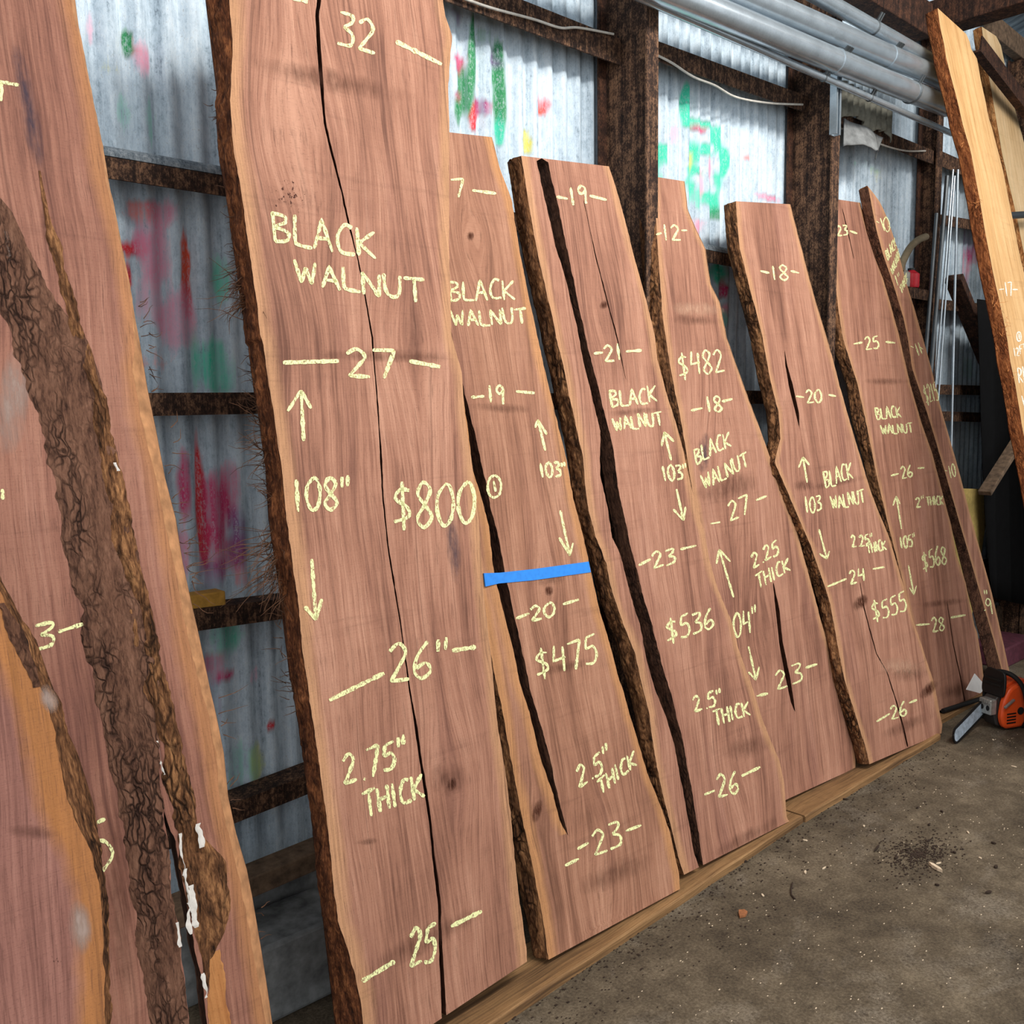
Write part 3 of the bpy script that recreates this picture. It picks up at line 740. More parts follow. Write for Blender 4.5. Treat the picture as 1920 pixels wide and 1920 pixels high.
stain(PA, SA, 850, 1030, 16, 80, -.1, ST_BLUE); stain(PA, SA, 545, 368, 55, 42, .5, ST_SPOT, 'insect_holes'); stain(PA, SA, 690, 1578, 26, 7, -.1, ST_DARK); stain(PA, SA, 838, 1460, 50, 36, -.1, ST_DARK, 'knot_figure'); stain(PA, SA, 730, 668, 150, 14, .03, ST_DARK); stain(PA, SA, 620, 150, 180, 26, .2, ST_DARK); stain(PA, SA, 800, 1760, 130, 26, -.5, ST_DARK)
# stringy fibres hanging off its bark edge
def fibres(root, pl, spots, name, mat, seed):
    rg = random.Random(seed); mb = MB()
    for px, py, n, ln, dx, dz, depth in spots:
        u0, v0 = pl.at(px, py, depth)
        for i in range(n):
            p = Vector((u0 + rg.uniform(-.004, .012), depth + rg.uniform(-.02, .02), v0 + rg.gauss(0, .03))); q = [p]
            L_ = ln * rg.uniform(.4, 1.1); a = Vector((dx + rg.gauss(0, .35), rg.gauss(0, .3), dz + rg.gauss(0, .35))).normalized()
            for k in range(4):
                a = (a + Vector((rg.gauss(0, .25), rg.gauss(0, .2), rg.gauss(0, .25)))).normalized(); q.append(q[-1] + a * L_ / 4)
            mb.tube(q, [.0012, .0011, .0009, .0007, .0004], 3)
    o = mb.build(name, mat, root); o['kind'] = 'stuff'; return o
FIBM = simple('bark_fibre', srgb(84, 54, 34), .9, 0, .2, 50)
fibres(SA, PA, [(412,230,10,.03,-.6,-.4,.06),(440,433,14,.04,-.8,-.2,.06),(452,520,26,.08,-.9,-.5,.06),(455,540,40,.06,-.7,-.8,.06),(458,555,24,.12,-1,-.55,.06),(475,690,20,.05,-.8,.2,.06),(484,770,26,.06,-.9,.3,.06),(495,850,34,.09,-1,.0,.06),(500,930,20,.05,-.7,.4,.06),(512,1030,40,.16,-1,-.35,.06),(515,1040,24,.12,-.8,-.8,.06),(520,1090,20,.09,-.7,-.9,.06),(530,1180,16,.05,-.6,.5,.06),(545,1290,14,.05,-.7,.4,.06)], 'bark_fibres', FIBM, 5)

# slab with the blue tape
PB = Plane(1.858, .041, .190, 2.2)
SB = slab(PB,
    [(772,240),(790,450),(815,640),(845,820),(880,1000),(910,1180),(940,1323),(947,1363),(960,1433),(973,1507),(990,1580),(1003,1647),(1013,1697),(1022,1747),(1028,1800)],
    [(922,257),(937,313),(960,377),(973,467),(990,550),(1008,633),(1023,700),(1040,773),(1057,840),(1073,923),(1090,990),(1105,1060),(1123,1140),(1143,1207),(1160,1273),(1167,1290),(1193,1380),(1213,1447),(1237,1507),(1257,1563),(1273,1637),(1275,1667)],
    .0635, 'walnut slab with blue tape across it, priced $475', seed=2, mat=WALNUT_B, knots=[(1030,1107,.03),(882,443,.025),(1008,1520,.03),(905,470,.05),(1120,1620,.05)],
    barkL=[(745,240),(770,450),(795,640),(825,820),(858,1000),(893,1180),(925,1330),(932,1400),(945,1480),(955,1530),(964,1613),(980,1697),(993,1753),(1008,1795)],
    slots=[dict(l=[(840,600),(868,740),(887,880),(903,933),(917,990),(927,1073),(942,1140),(960,1207),(973,1273),(980,1297),(1000,1363),(1017,1430),(1037,1487),(1050,1540),(1066,1570)],
                r=[(841,600),(872,740),(900,853),(910,900),(920,953),(933,1000),(947,1073),(963,1147),(977,1213),(990,1273),(993,1290),(1010,1347),(1030,1413),(1040,1463),(1053,1523),(1067,1570)], bark=True, sap=True)])
writing(PB, SB, 5.2, [('17',(826,370),(872,370),(-4,-34)), ('-',(885,357),(930,363)), ('BLACK',(842,566),(962,560),(-3,-38)), ('WALNUT',(849,612),(988,606),(-5,-30)),
    ('-',(883,745),(908,743)), ('19',(914,755),(945,757),(-2,-34)), ('-',(967,734),(1002,737)), ('>',(1022,845),(1008,787),(1003,802),(1025,815)),
    ('103"',(1013,896),(1062,893),(-4,-26)), ('~',[(927,891),(918,897),(914,912),(917,927),(926,933),(936,926),(939,910),(935,897),(927,891)]), ('-',(925,902),(929,922)),
    ('>',(1050,957),(1068,1042),(1048,1008),(1074,1018)), ('-',(967,1160),(992,1150)), ('20',(994,1164),(1040,1156),(-2,-28)), ('-',(1055,1133),(1085,1124)),
    ('$475',(1006,1272),(1120,1242),(-6,-52)), ('2.5"',(1084,1478),(1143,1440),(-6,-40)), ('THICK',(1124,1493),(1192,1436),(-6,-28)),
    ('-',(1059,1623),(1085,1610)), ('-',(1082,1592),(1103,1580)), ('23',(1112,1604),(1166,1588),(-6,-46)), ('-',(1173,1558),(1202,1547))])
# knot on its face
def knot(pl, root, px, py, rx, ry, seed=0): stain(pl, root, px, py, rx * 900, ry * 900, .1 * seed, ST_KNOT, 'knot')
knot(PB, SB, 1030, 1107, .011, .013, 1); knot(PB, SB, 882, 443, .010, .012, 2); knot(PB, SB, 1008, 1520, .012, .028, 3); knot(PA, SA, 847, 1470, .012, .018, 4)
# tape
tp = [(905,1075),(935,1074),(1000,1067),(1103,1053),(1107,1073),(1000,1088),(935,1094),(908,1100)]
q = [PB.at(*p) for p in tp]
vv = [(a, -.0022 - .004 * (i in (0, 7)), c) for i, (a, c) in enumerate(q)] + [(a, -.0012, c) for a, c in q]
o = mesh_obj('masking_tape', vv, [(0,7,6,1),(1,6,5,2),(2,5,4,3)] + [(8,9,14,15),(9,10,13,14),(10,11,12,13)] + [(i, (i + 1) % 8, (i + 1) % 8 + 8, i + 8) for i in range(8)], TAPE, M=PB.M)
fix_normals(o); tag(o, 'strip of blue masking tape stuck across the slab priced $475', 'tape')

stain(PB, SB, 942, 765, 70, 11, .06, ST_DARK); stain(PB, SB, 1030, 1085, 40, 16, -.1, ST_DARK); stain(PB, SB, 1150, 1640, 90, 26, -.4, ST_DARK); stain(PB, SB, 1060, 1250, 60, 12, -.2, ST_DARK)
# third slab, split by a bark seam
PC = Plane(1.888, .041, .163, 2.9)
SCb = slab(PC,
    [(977,292),(987,353),(1000,433),(1010,483),(1023,540),(1037,600),(1043,633),(1057,690),(1067,740),(1080,800),(1093,857),(1097,907),(1103,957),(1117,1007),(1137,1057),(1147,1107),(1170,1173),(1190,1223),(1203,1280),(1217,1340),(1227,1413),(1240,1480),(1257,1547),(1273,1613),(1283,1640)],
    [(1142,312),(1160,367),(1173,417),(1190,483),(1213,567),(1228,633),(1233,673),(1250,740),(1267,790),(1280,840),(1300,930),(1320,1000),(1330,1050),(1347,1107),(1370,1160),(1383,1213),(1407,1278),(1427,1340),(1443,1383),(1462,1427),(1470,1467),(1475,1533),(1480,1540)],
    .0635, 'walnut slab priced $536, split by a dark bark seam beside a narrow strip', seed=3, knots=[(1132,572,.03),(1390,1400,.06)],
    barkL=[(966,293),(962,310),(971,400),(981,450),(991,500),(1011,567),(1025,633),(1027,657),(1037,723),(1055,807),(1068,890),(1081,940),(1095,1007),(1110,1073),(1122,1123),(1146,1173),(1168,1257),(1190,1340),(1200,1413),(1218,1480),(1238,1547),(1258,1613),(1270,1640)],
    slots=[dict(l=[(1004,296),(1013,333),(1027,400),(1043,467),(1063,533),(1083,617),(1087,640),(1097,690),(1113,757),(1125,807),(1125,890),(1137,940),(1147,1007),(1163,1040),(1180,1107),(1200,1173),(1213,1240),(1227,1290),(1250,1347),(1265,1400),(1283,1500),(1302,1600),(1312,1628)],
                r=[(1027,298),(1033,333),(1050,400),(1063,467),(1080,550),(1098,633),(1102,650),(1117,707),(1133,773),(1150,840),(1160,923),(1177,1000),(1187,1040),(1207,1123),(1223,1173),(1240,1240),(1255,1290),(1283,1400),(1300,1500),(1313,1580),(1319,1622)], bark=True),
           dict(l=[(1094,377),(1118,490),(1139,570),(1156,633),(1172,707)], r=[(1095,377),(1120,490),(1141,570),(1158,633),(1173,707)])])
writing(PC, SCb, 4.8, [('-',(1043,369),(1064,373)), ('19',(1068,385),(1101,383),(-4,-32)), ('-',(1105,367),(1137,375)), ('-',(1113,663),(1130,661)), ('21',(1132,677),(1167,676),(-3,-31)), ('-',(1173,659),(1203,657)),
    ('BLACK',(1145,765),(1230,754),(-4,-31)), ('WALNUT',(1152,808),(1243,797),(-5,-25)), ('>',(1258,863),(1245,810),(1240,837),(1263,828)), ('103"',(1243,902),(1290,898),(-5,-28)), ('>',(1268,917),(1281,976),(1262,955),(1285,950)),
    ('-',(1197,1060),(1220,1048)), ('23',(1223,1068),(1266,1054),(-4,-30)), ('-',(1275,1030),(1305,1023)), ('$536',(1250,1204),(1338,1176),(-4,-40)),
    ('2.5"',(1301,1337),(1354,1320),(-5,-28)), ('THICK',(1340,1361),(1405,1342),(-5,-28)), ('-',(1320,1490),(1340,1482)), ('26',(1345,1497),(1385,1488),(-4,-40)), ('-',(1390,1455),(1425,1438))])
knot(PC, SCb, 1132, 572, .010, .012, 6)

stain(PC, SCb, 1400, 1400, 55, 26, -.3, ST_DARK); stain(PC, SCb, 1185, 772, 60, 8, -.1, ST_DARK); stain(PC, SCb, 1400, 1570, 90, 16, -.5, ST_DARK)
# fourth slab, tucked behind its neighbours
PD = Plane(1.985, .041, .128, 3.6)
SD = slab(PD,
    [(1226,331),(1232,450),(1243,600),(1257,690),(1267,740),(1280,807),(1292,880),(1305,960),(1322,1080),(1345,1220),(1370,1350),(1400,1470),(1425,1522)],
    [(1284,340),(1290,393),(1307,433),(1323,467),(1333,533),(1350,567),(1362,633),(1368,647),(1383,690),(1403,747),(1420,790),(1440,847),(1463,907),(1480,957),(1497,1007),(1520,1090),(1537,1157),(1557,1223),(1567,1270),(1580,1313),(1590,1340),(1602,1383),(1604,1433),(1604,1440)],
    .057, 'walnut slab priced $482, half hidden behind the slab priced $536', seed=4, knots=[(1360,910,.08),(1430,1200,.06)],
    slots=[dict(l=[(1449,1095),(1454,1140),(1461,1207),(1472,1267),(1483,1317),(1489,1332)], r=[(1451,1095),(1461,1140),(1468,1207),(1481,1267),(1489,1317),(1491,1332)])])
writing(PD, SD, 4.2, [('-',(1230,440),(1240,437)), ('12',(1243,452),(1275,453),(-3,-30)), ('-',(1277,432),(1288,432)), ('$482',(1273,708),(1357,696),(-5,-42)),
    ('-',(1295,770),(1317,765)), ('18',(1325,774),(1354,772),(-4,-28)), ('-',(1353,753),(1373,748)), ('BLACK',(1304,871),(1369,836),(-5,-29)), ('WALNUT',(1320,918),(1404,874),(-7,-27)),
    ('-',(1332,982),(1350,979)), ('27',(1367,977),(1405,963),(-5,-35)), ('-',(1417,938),(1437,930)), ('>',(1375,1120),(1348,1030),(1343,1057),(1369,1053)),
    ('2.25',(1411,1067),(1460,1038),(-5,-28)), ('THICK',(1420,1105),(1480,1070),(-5,-26)), ('104"',(1364,1200),(1420,1182),(-4,-42)), ('>',(1403,1212),(1417,1275),(1403,1260),(1423,1250)),
    ('-',(1418,1305),(1440,1300)), ('2',(1455,1296),(1475,1290),(-4,-34)), ('3',(1484,1283),(1504,1277),(-4,-36)), ('-',(1510,1252),(1532,1245))])

stain(PD, SD, 1370, 912, 75, 26, -.25, ST_DARK); stain(PD, SD, 1300, 600, 60, 12, .05, ST_DARK); stain(PD, SD, 1305, 580, 60, 16, .05, ST_PALE, 'pale_band'); stain(PD, SD, 1320, 850, 16, 40, .1, ST_BLUE)
# fifth slab
PE = Plane(1.920, .041, .158, 4.3)
SE_ = slab(PE,
    [(1379,377),(1387,467),(1400,517),(1413,567),(1430,633),(1433,650),(1443,707),(1460,773),(1463,823),(1452,867),(1467,900),(1480,930),(1500,977),(1520,1023),(1537,1073),(1557,1133),(1570,1207),(1583,1273),(1595,1313),(1610,1360),(1623,1400),(1630,1433)],
    [(1482,383),(1493,427),(1510,493),(1530,567),(1550,633),(1557,657),(1573,717),(1593,790),(1613,857),(1633,923),(1653,973),(1667,1007),(1680,1050),(1697,1107),(1710,1157),(1727,1207),(1747,1267),(1753,1287),(1760,1327),(1767,1360),(1765,1375)],
    .057, 'walnut slab priced $555 and marked 103 and 2.25" thick', seed=5, knots=[(1613,1130,.03),(1741,1293,.05),(1690,1270,.06),(1505,915,.05)],
    barkL=[(1364,380),(1371,467),(1383,520),(1398,567),(1412,620),(1420,673),(1432,723),(1442,790),(1445,857),(1440,880),(1460,930),(1480,977),(1497,1023),(1516,1073),(1537,1140),(1552,1213),(1565,1273),(1576,1313),(1590,1350),(1602,1400),(1612,1432)],
    slots=[dict(l=[(1471,660),(1472,683),(1479,723),(1491,773),(1498,800)], r=[(1472,660),(1476,683),(1487,723),(1498,773),(1499,800)]),
           dict(l=[(1612,1090),(1619,1140),(1642,1225),(1662,1260),(1679,1313),(1692,1363),(1701,1402)], r=[(1613,1090),(1621,1140),(1644,1225),(1664,1260),(1681,1313),(1695,1363),(1704,1402)])])
writing(PE, SE_, 3.8, [('-',(1425,508),(1442,512)), ('18',(1446,523),(1478,527),(-3,-28)), ('-',(1482,508),(1498,512)), ('-',(1492,743),(1507,745)), ('20',(1512,757),(1541,754),(-3,-24)), ('-',(1552,740),(1567,743)),
    ('>',(1513,905),(1505,857),(1497,877),(1517,872)), ('BLACK',(1547,916),(1598,897),(-5,-31)), ('103',(1510,963),(1540,957),(-3,-29)), ('WALNUT',(1560,955),(1622,943),(-4,-24)), ('>',(1535,992),(1550,1048),(1536,1038),(1555,1033)),
    ('2.25"',(1597,1028),(1637,1021),(-3,-22)), ('THICK',(1626,1038),(1661,1031),(-3,-19)), ('-',(1551,1100),(1587,1085)), ('24',(1593,1096),(1622,1088),(-3,-26)), ('-',(1636,1067),(1658,1063)),
    ('$555',(1636,1165),(1700,1146),(-5,-36)), ('-',(1643,1353),(1668,1338)), ('26',(1670,1350),(1700,1342),(-3,-26)), ('-',(1704,1318),(1719,1312))])
knot(PE, SE_, 1613, 1130, .014, .022, 7); knot(PE, SE_, 1741, 1293, .014, .026, 8)

stain(PE, SE_, 1505, 910, 26, 12, -.1, ST_DARK); stain(PE, SE_, 1570, 905, 70, 8, -.2, ST_DARK); stain(PE, SE_, 1705, 1265, 40, 16, -.1, ST_DARK, 'knot_figure'); stain(PE, SE_, 1690, 1250, 50, 20, .1, ST_PALE, 'pale_band'); stain(PE, SE_, 1700, 1360, 60, 14, -.4, ST_DARK)
# sixth slab
PF = Plane(2.035, .041, .142, 5.0)
SF = slab(PF,
    [(1558,372),(1561,450),(1566,520),(1571,575),(1580,633),(1585,650),(1607,717),(1627,807),(1643,890),(1667,990),(1690,1080),(1712,1170),(1735,1260),(1755,1335)],
    [(1613,380),(1627,427),(1650,500),(1667,560),(1687,633),(1707,720),(1727,790),(1747,847),(1767,923),(1783,983),(1793,1040),(1810,1090),(1827,1173),(1832,1185),(1841,1240),(1847,1300)],
    .051, 'walnut slab priced $568, left of the narrow board priced $215', seed=6,
    barkL=[(1550,372),(1552,450),(1556,520),(1559,575),(1561,640),(1564,657),(1587,723),(1597,790),(1617,857),(1645,957),(1668,1060),(1692,1160),(1716,1260),(1738,1335)],
    slots=[dict(l=[(1579,393),(1590,440),(1600,483)], r=[(1580,393),(1592,440),(1601,483)]), dict(l=[(1776,1133),(1786,1207),(1800,1270),(1810,1330)], r=[(1777,1133),(1788,1207),(1802,1270),(1813,1330)])])
writing(PF, SF, 3.4, [('23',(1569,442),(1589,442),(-2,-20)), ('-',(1593,433),(1607,438)), ('-',(1600,645),(1617,642)), ('25',(1622,656),(1648,654),(-3,-25)), ('-',(1660,641),(1678,643)),
    ('BLACK',(1643,787),(1689,782),(-4,-22)), ('WALNUT',(1653,814),(1712,812),(-3,-18)), ('-',(1670,892),(1685,888)), ('26',(1690,898),(1711,894),(-3,-22)), ('-',(1720,878),(1733,877)),
    ('>',(1690,992),(1680,930),(1674,948),(1687,945)), ('2"',(1717,952),(1733,949),(-2,-19)), ('THICK',(1737,948),(1768,946),(-2,-17)), ('105"',(1688,1028),(1717,1023),(-3,-22)),
    ('$568',(1730,1069),(1775,1056),(-4,-34)), ('>',(1703,1060),(1713,1115),(1705,1102),(1718,1098)), ('-',(1717,1172),(1743,1170)), ('28',(1748,1187),(1771,1182),(-3,-26)), ('-',(1782,1158),(1810,1153))])

stain(PF, SF, 1660, 715, 50, 8, .0, ST_DARK); stain(PF, SF, 1770, 1130, 60, 8, -.1, ST_DARK); stain(PF, SF, 1790, 1295, 40, 16, -.2, ST_DARK)
# narrow board beside it
PG = Plane(2.10, .012, .095, 5.5)
SG = slab(PG,
    [(1628,352),(1643,430),(1655,475),(1673,527),(1693,593),(1702,633),(1710,690),(1738,773),(1770,879),(1797,973),(1808,1010),(1839,1117),(1863,1200),(1886,1285)],
    [(1626,348),(1633,357),(1647,373),(1660,400),(1670,427),(1683,467),(1700,533),(1713,573),(1730,633),(1747,693),(1760,750),(1780,820),(1800,890),(1817,957),(1840,1040),(1860,1113),(1880,1200),(1890,1247),(1902,1295)],
    .05, 'narrow dark walnut board with pointed top, priced $215', name='walnut_board', seed=7, mat=WALNUT, barkmat=BARK_IN, rows=90,
    barkL=[(1611,360),(1628,430),(1641,475),(1656,527),(1678,593),(1690,640),(1700,690),(1727,773),(1757,879),(1780,973),(1789,1010),(1816,1117),(1838,1200),(1860,1285)], barkw=.002, barkname='left_edge', rough=.001)
writing(PG, SG, 2.4, [('-',(1643,415),(1648,418)), ('1',(1653,433),(1662,431),(-7,-24)), ('0',(1659,436),(1670,432),(-6,-26)), ('-',(1665,425),(1670,427)), ('BLACK',(1664,489),(1681,462),(-5,-17)), ('WALNUT',(1673,516),(1688,480),(-4,-14)),
    ('1"',(1681,536),(1690,530),(-5,-18)), ('THICK',(1690,552),(1702,524),(-4,-13)), ('-',(1707,649),(1713,652)), ('1',(1719,668),(1726,666),(-7,-24)), ('1',(1725,665),(1732,663),(-7,-22)), ('-',(1724,650),(1730,655)),
    ('$215',(1737,760),(1760,748),(-8,-34)), ('-',(1771,882),(1776,883)), ('10',(1781,897),(1793,893),(-5,-24)), ('-',(1788,879),(1792,881)), ('9',(1851,1155),(1862,1152),(-6,-30)), ('-',(1845,1106),(1846,1114)), ('-',(1849,1106),(1850,1114)), ('-',(1845,1145),(1848,1143)), ('-',(1856,1132),(1859,1131))])

LIVE = simple('worn_sapwood', srgb(178, 128, 88), .9, 0, .2, 26)
# far left slab with a broad band of ingrown bark
PL = Plane(1.70, .02, .19, .6)
rp = [(126,-70),(133,0),(147,67),(170,173),(187,267),(200,343),(217,417),(238,527),(250,600),(254,650),(247,690),(263,773),(293,907),(313,997),(333,1090),(353,1207),(372,1270),(390,1340),(404,1413),(412,1493),(428,1563),(450,1650),(470,1760),(490,1870),(500,1930),(512,2010)]
LR = trace(PL, rp)
LL = Line([(LR(v) - .70 + .02 * math.sin(v * 5), v) for v in [LR.v0 + (LR.v1 - LR.v0) * k / 20 for k in range(21)]])
SL1 = slab(PL, LL, rp, .066, 'dark slab at far left with a broad band of ingrown bark', seed=8, mat=WALNUT_L,
    slots=[dict(l=[(299,1480),(307,1530),(317,1580),(323,1680),(337,1747),(350,1863),(356,1930),(364,2010)], r=[(300,1480),(310,1530),(328,1580),(340,1640),(352,1713),(364,1780),(380,1847),(390,1930),(397,2010)], bark=True),
           dict(l=[(122,1090),(135,1150),(152,1270),(165,1330),(182,1400),(202,1465)], r=[(123,1090),(138,1150),(155,1270),(169,1330),(188,1400),(203,1465)])],
    edgeR=('worn_live_edge', LIVE, [(136,-70),(141,0),(150,67),(172,173),(190,267),(204,343),(220,417),(241,527),(254,600),(262,640),(277,730),(293,807),(310,897),(330,973),(343,1057),(360,1133),(373,1190),(387,1257),(393,1287),(407,1347),(420,1413),(428,1493),(443,1563),(463,1630),(473,1680),(490,1780),(503,1863),(512,1930),(522,2010)], .002, .55))
face_patch(PL, SL1, 'bark_inclusion', BARK_OLD,
    [(-60,300),(-40,400),(-14,520),(4,600),(40,690),(78,800),(100,900),(118,1010),(133,1080),(150,1150),(160,1230),(180,1290),(196,1380),(212,1470),(240,1600),(248,1700),(262,1800),(284,1930),(296,2010)],
    [(-58,300),(24,400),(78,520),(130,600),(166,640),(187,707),(200,773),(213,840),(233,917),(247,990),(263,1073),(280,1140),(300,1240),(304,1300),(300,1363),(299,1440),(300,1480),(306,1530),(316,1580),(322,1680),(335,1747),(348,1863),(354,1930),(362,2010)], .0065, so=3)
face_patch(PL, SL1, 'bark_ridge', BARK,
    [(72,320),(75,345),(84,420),(98,480),(116,560),(140,640),(170,740),(176,840),(194,930),(205,1000),(222,1080),(240,1160),(262,1260),(282,1330),(305,1420),(312,1480),(330,1560),(346,1660),(360,1730),(378,1800),(388,1860)],
    [(76,320),(80,345),(92,400),(112,460),(134,540),(163,640),(186,707),(204,773),(216,840),(235,917),(250,990),(266,1073),(284,1140),(303,1240),(320,1297),(340,1400),(366,1500),(372,1560),(420,1610),(434,1700),(420,1750),(396,1800),(390,1860)], .012, so=8)
face_patch(PL, SL1, 'sapwood_flare', wood('orange_sapwood', srgb(132, 80, 44), srgb(172, 114, 66), srgb(192, 136, 84), srgb(176, 116, 66), 0, .1, 0),
    [(394,1780),(392,1830),(388,1900),(392,2010)], [(412,1780),(420,1830),(430,1900),(438,2010)], .003, so=2, uv=True)
for k, (px, py, w, h) in enumerate(((336,1600,3,40),(346,1660,3,34),(356,1690,5,34),(360,1712,4,26),(350,1720,2,30),(293,1410,2,22),(300,1440,2,12),(330,1750,3,24),(378,1845,3,24),(214,877,3,8),(370,1565,5,24))):
    face_patch(PL, SL1, 'white_flake', WHITEP, [(px - w - 3, py - h), (px - w, py), (px - w + 4, py + h)], [(px + w - 3, py - h), (px + w, py), (px + w + 4, py + h)], .002, .013, 5, 40, so=k)
writing(PL, SL1, 7, [('-',(-10,152),(35,160)), ('-',(3,156),(1,190)), ('-',(4,917),(5,937)), ('3',(58,1220),(100,1212),(2,-48)), ('-',(108,1185),(155,1170)), ('-',(178,1544),(197,1535)), ('~',[(175,1577),(186,1575),(200,1580),(209,1593),(210,1605),(203,1618),(188,1638)])])
fibres(SL1, PL, [(262,600,6,.05,.8,.3,.05),(270,660,6,.05,.8,-.3,.05),(280,710,5,.05,.9,.2,.05),(312,850,4,.06,.9,.2,.05),(320,910,4,.06,.9,.4,.05),(335,990,5,.06,.9,.2,.05),(350,1060,10,.08,.9,.1,.05),(355,1090,6,.06,.8,-.6,.05),(412,1340,5,.07,.9,-.3,.05),(430,1490,5,.05,.8,.3,.05),(490,1740,4,.04,.8,.3,.05)], 'bark_fibres', FIBM, 9)

stain(PL, SL1, 52, 200, 22, 130, -.2, ST_BLUE); stain(PL, SL1, 22, 760, 34, 120, .1, ST_GREY, 'grey_patch'); stain(PL, SL1, 12, 500, 26, 90, -.1, ST_GREY, 'grey_patch'); stain(PL, SL1, 225, 1700, 30, 220, -.08, ST_DARK)
# nearest slab, lower left corner
P0 = Plane(1.46, .02, .20, .3)
rp = [(-60,1020),(-30,1060),(0,1105),(18,1150),(45,1210),(73,1280),(100,1363),(113,1430),(126,1497),(147,1547),(172,1597),(186,1660),(190,1710),(194,1813),(196,1913),(198,2010)]
R0 = trace(P0, rp); L0 = Line([(R0(R0.v0) - .62, R0.v0), (R0(R0.v0) - .62, R0.v1)])
S0 = slab(P0, L0, rp, .064, 'nearest slab at lower left, saw-marked with orange sapwood edge', seed=9, mat=WALNUT_O,
    edgeR=('bark_edge', BARK, [(-40,1020),(-6,1070),(10,1105),(40,1165),(68,1200),(92,1270),(112,1320),(126,1370),(146,1413),(165,1473),(177,1513),(186,1580),(192,1640),(197,1707),(200,1813),(201,1913),(203,2010)], .006, .9))
stain(P0, S0, 150, 1740, 26, 60, -.1, ST_GREY, 'grey_patch'); stain(P0, S0, 90, 1310, 20, 34, -.4, ST_GREY, 'grey_patch'); stain(P0, S0, 110, 1790, 12, 26, .4, ST_SPOT, 'insect_holes'); stain(P0, S0, 60, 1560, 60, 16, .1, ST_DARK); stain(P0, S0, 172, 1790, 8, 10, 0, ST_SPOT, 'insect_holes')
face_patch(P0, S0, 'dark_stain_bark', BARK_IN, [(-8,1130),(2,1160),(22,1200),(40,1240),(62,1290)], [(8,1130),(26,1160),(50,1200),(66,1240),(76,1290)], .003, so=12)

# pale boards at the right
PH = Plane(1.80, 2.26, .236, 5.2)
SH = slab(PH,
    to_floor(PH, trace(PH, [(1758,15),(1762,46),(1770,82),(1774,109),(1780,132),(1790,170),(1801,212),(1803,227),(1820,283),(1833,353),(1847,433),(1863,517),(1880,593),(1888,632),(1894,677),(1903,716),(1910,758),(1918,807),(1935,890),(1955,1000),(1975,1110),(1990,1190)])),
    to_floor(PH, trace(PH, [(1812,64),(1817,73),(1821,92),(1832,110),(1840,155),(1849,195),(1853,218),(1860,240),(1880,317),(1900,417),(1913,483),(1928,545),(1943,620),(1965,720),(1990,840),(2015,960),(2040,1080),(2060,1175)])),
    .06, 'long pale board marked 17, leaning against the pipe ends', name='hardwood_board', seed=10, mat=PALE, barkmat=bark('reddish_bark', srgb(70, 34, 16), srgb(126, 72, 40), srgb(176, 112, 66), 1.2), rows=100,
    barkL=[(1741,22),(1743,46),(1749,68),(1757,95),(1766,130),(1778,172),(1787,212),(1792,227),(1806,283),(1819,353),(1836,433),(1850,517),(1866,593),(1876,640),(1882,687),(1890,730),(1897,770),(1905,818),(1920,890),(1938,1000),(1957,1110),(1972,1190)], barkw=.004)
writing(PH, SH, 2.6, [('-',(1873,543),(1882,542)), ('17',(1885,556),(1899,556),(-3,-26)), ('-',(1898,543),(1908,543)), ('~',[(1909,622),(1906,628),(1907,637),(1911,640),(1914,634),(1913,625),(1909,622)]), ('-',(1910,626),(1911,636)),
    ('12',(1901,668),(1911,668),(-2,-15)), ('FT',(1912,664),(1924,660),(-2,-18)), ('RIV',(1910,720),(1932,716),(-4,-30)), ('V',(1918,770),(1926,768),(-3,-30))], CHALK_W)
fibres(SH, PH, [(1806,265,8,.03,.6,.4,.0),(1832,385,12,.05,.8,.2,.0),(1870,575,10,.05,.6,.2,.0),(1884,615,14,.05,.8,.0,.0),(1895,705,8,.04,.8,.2,.0)], 'bark_fibres', simple('orange_fibre', srgb(190, 124, 70), .9, 0, .15, 50), 12)
PI_ = Plane(2.06, 2.26, .19, 5.9)
SI = slab(PI_,
    to_floor(PI_, trace(PI_, [(1841,50),(1843,69),(1850,115),(1857,160),(1867,218),(1880,293),(1905,400),(1925,500),(1950,620),(1980,760),(2010,900),(2040,1040)])),
    to_floor(PI_, trace(PI_, [(1868,68),(1876,82),(1883,115),(1889,147),(1900,193),(1920,267),(1950,400),(1985,560),(2020,720),(2055,880),(2085,1020)])),
    .05, 'pale cream board leaning behind the board marked 17', name='hardwood_board', seed=11, mat=PALE2, barkmat=bark('splintered_bark', srgb(92, 52, 26), srgb(158, 104, 60), srgb(204, 152, 98), 1.1), rows=90,
    barkL=[(1829,78),(1830,90),(1836,125),(1843,165),(1852,218),(1864,293),(1884,400),(1905,500),(1930,620),(1960,760),(1990,900),(2020,1040)], barkw=.006)

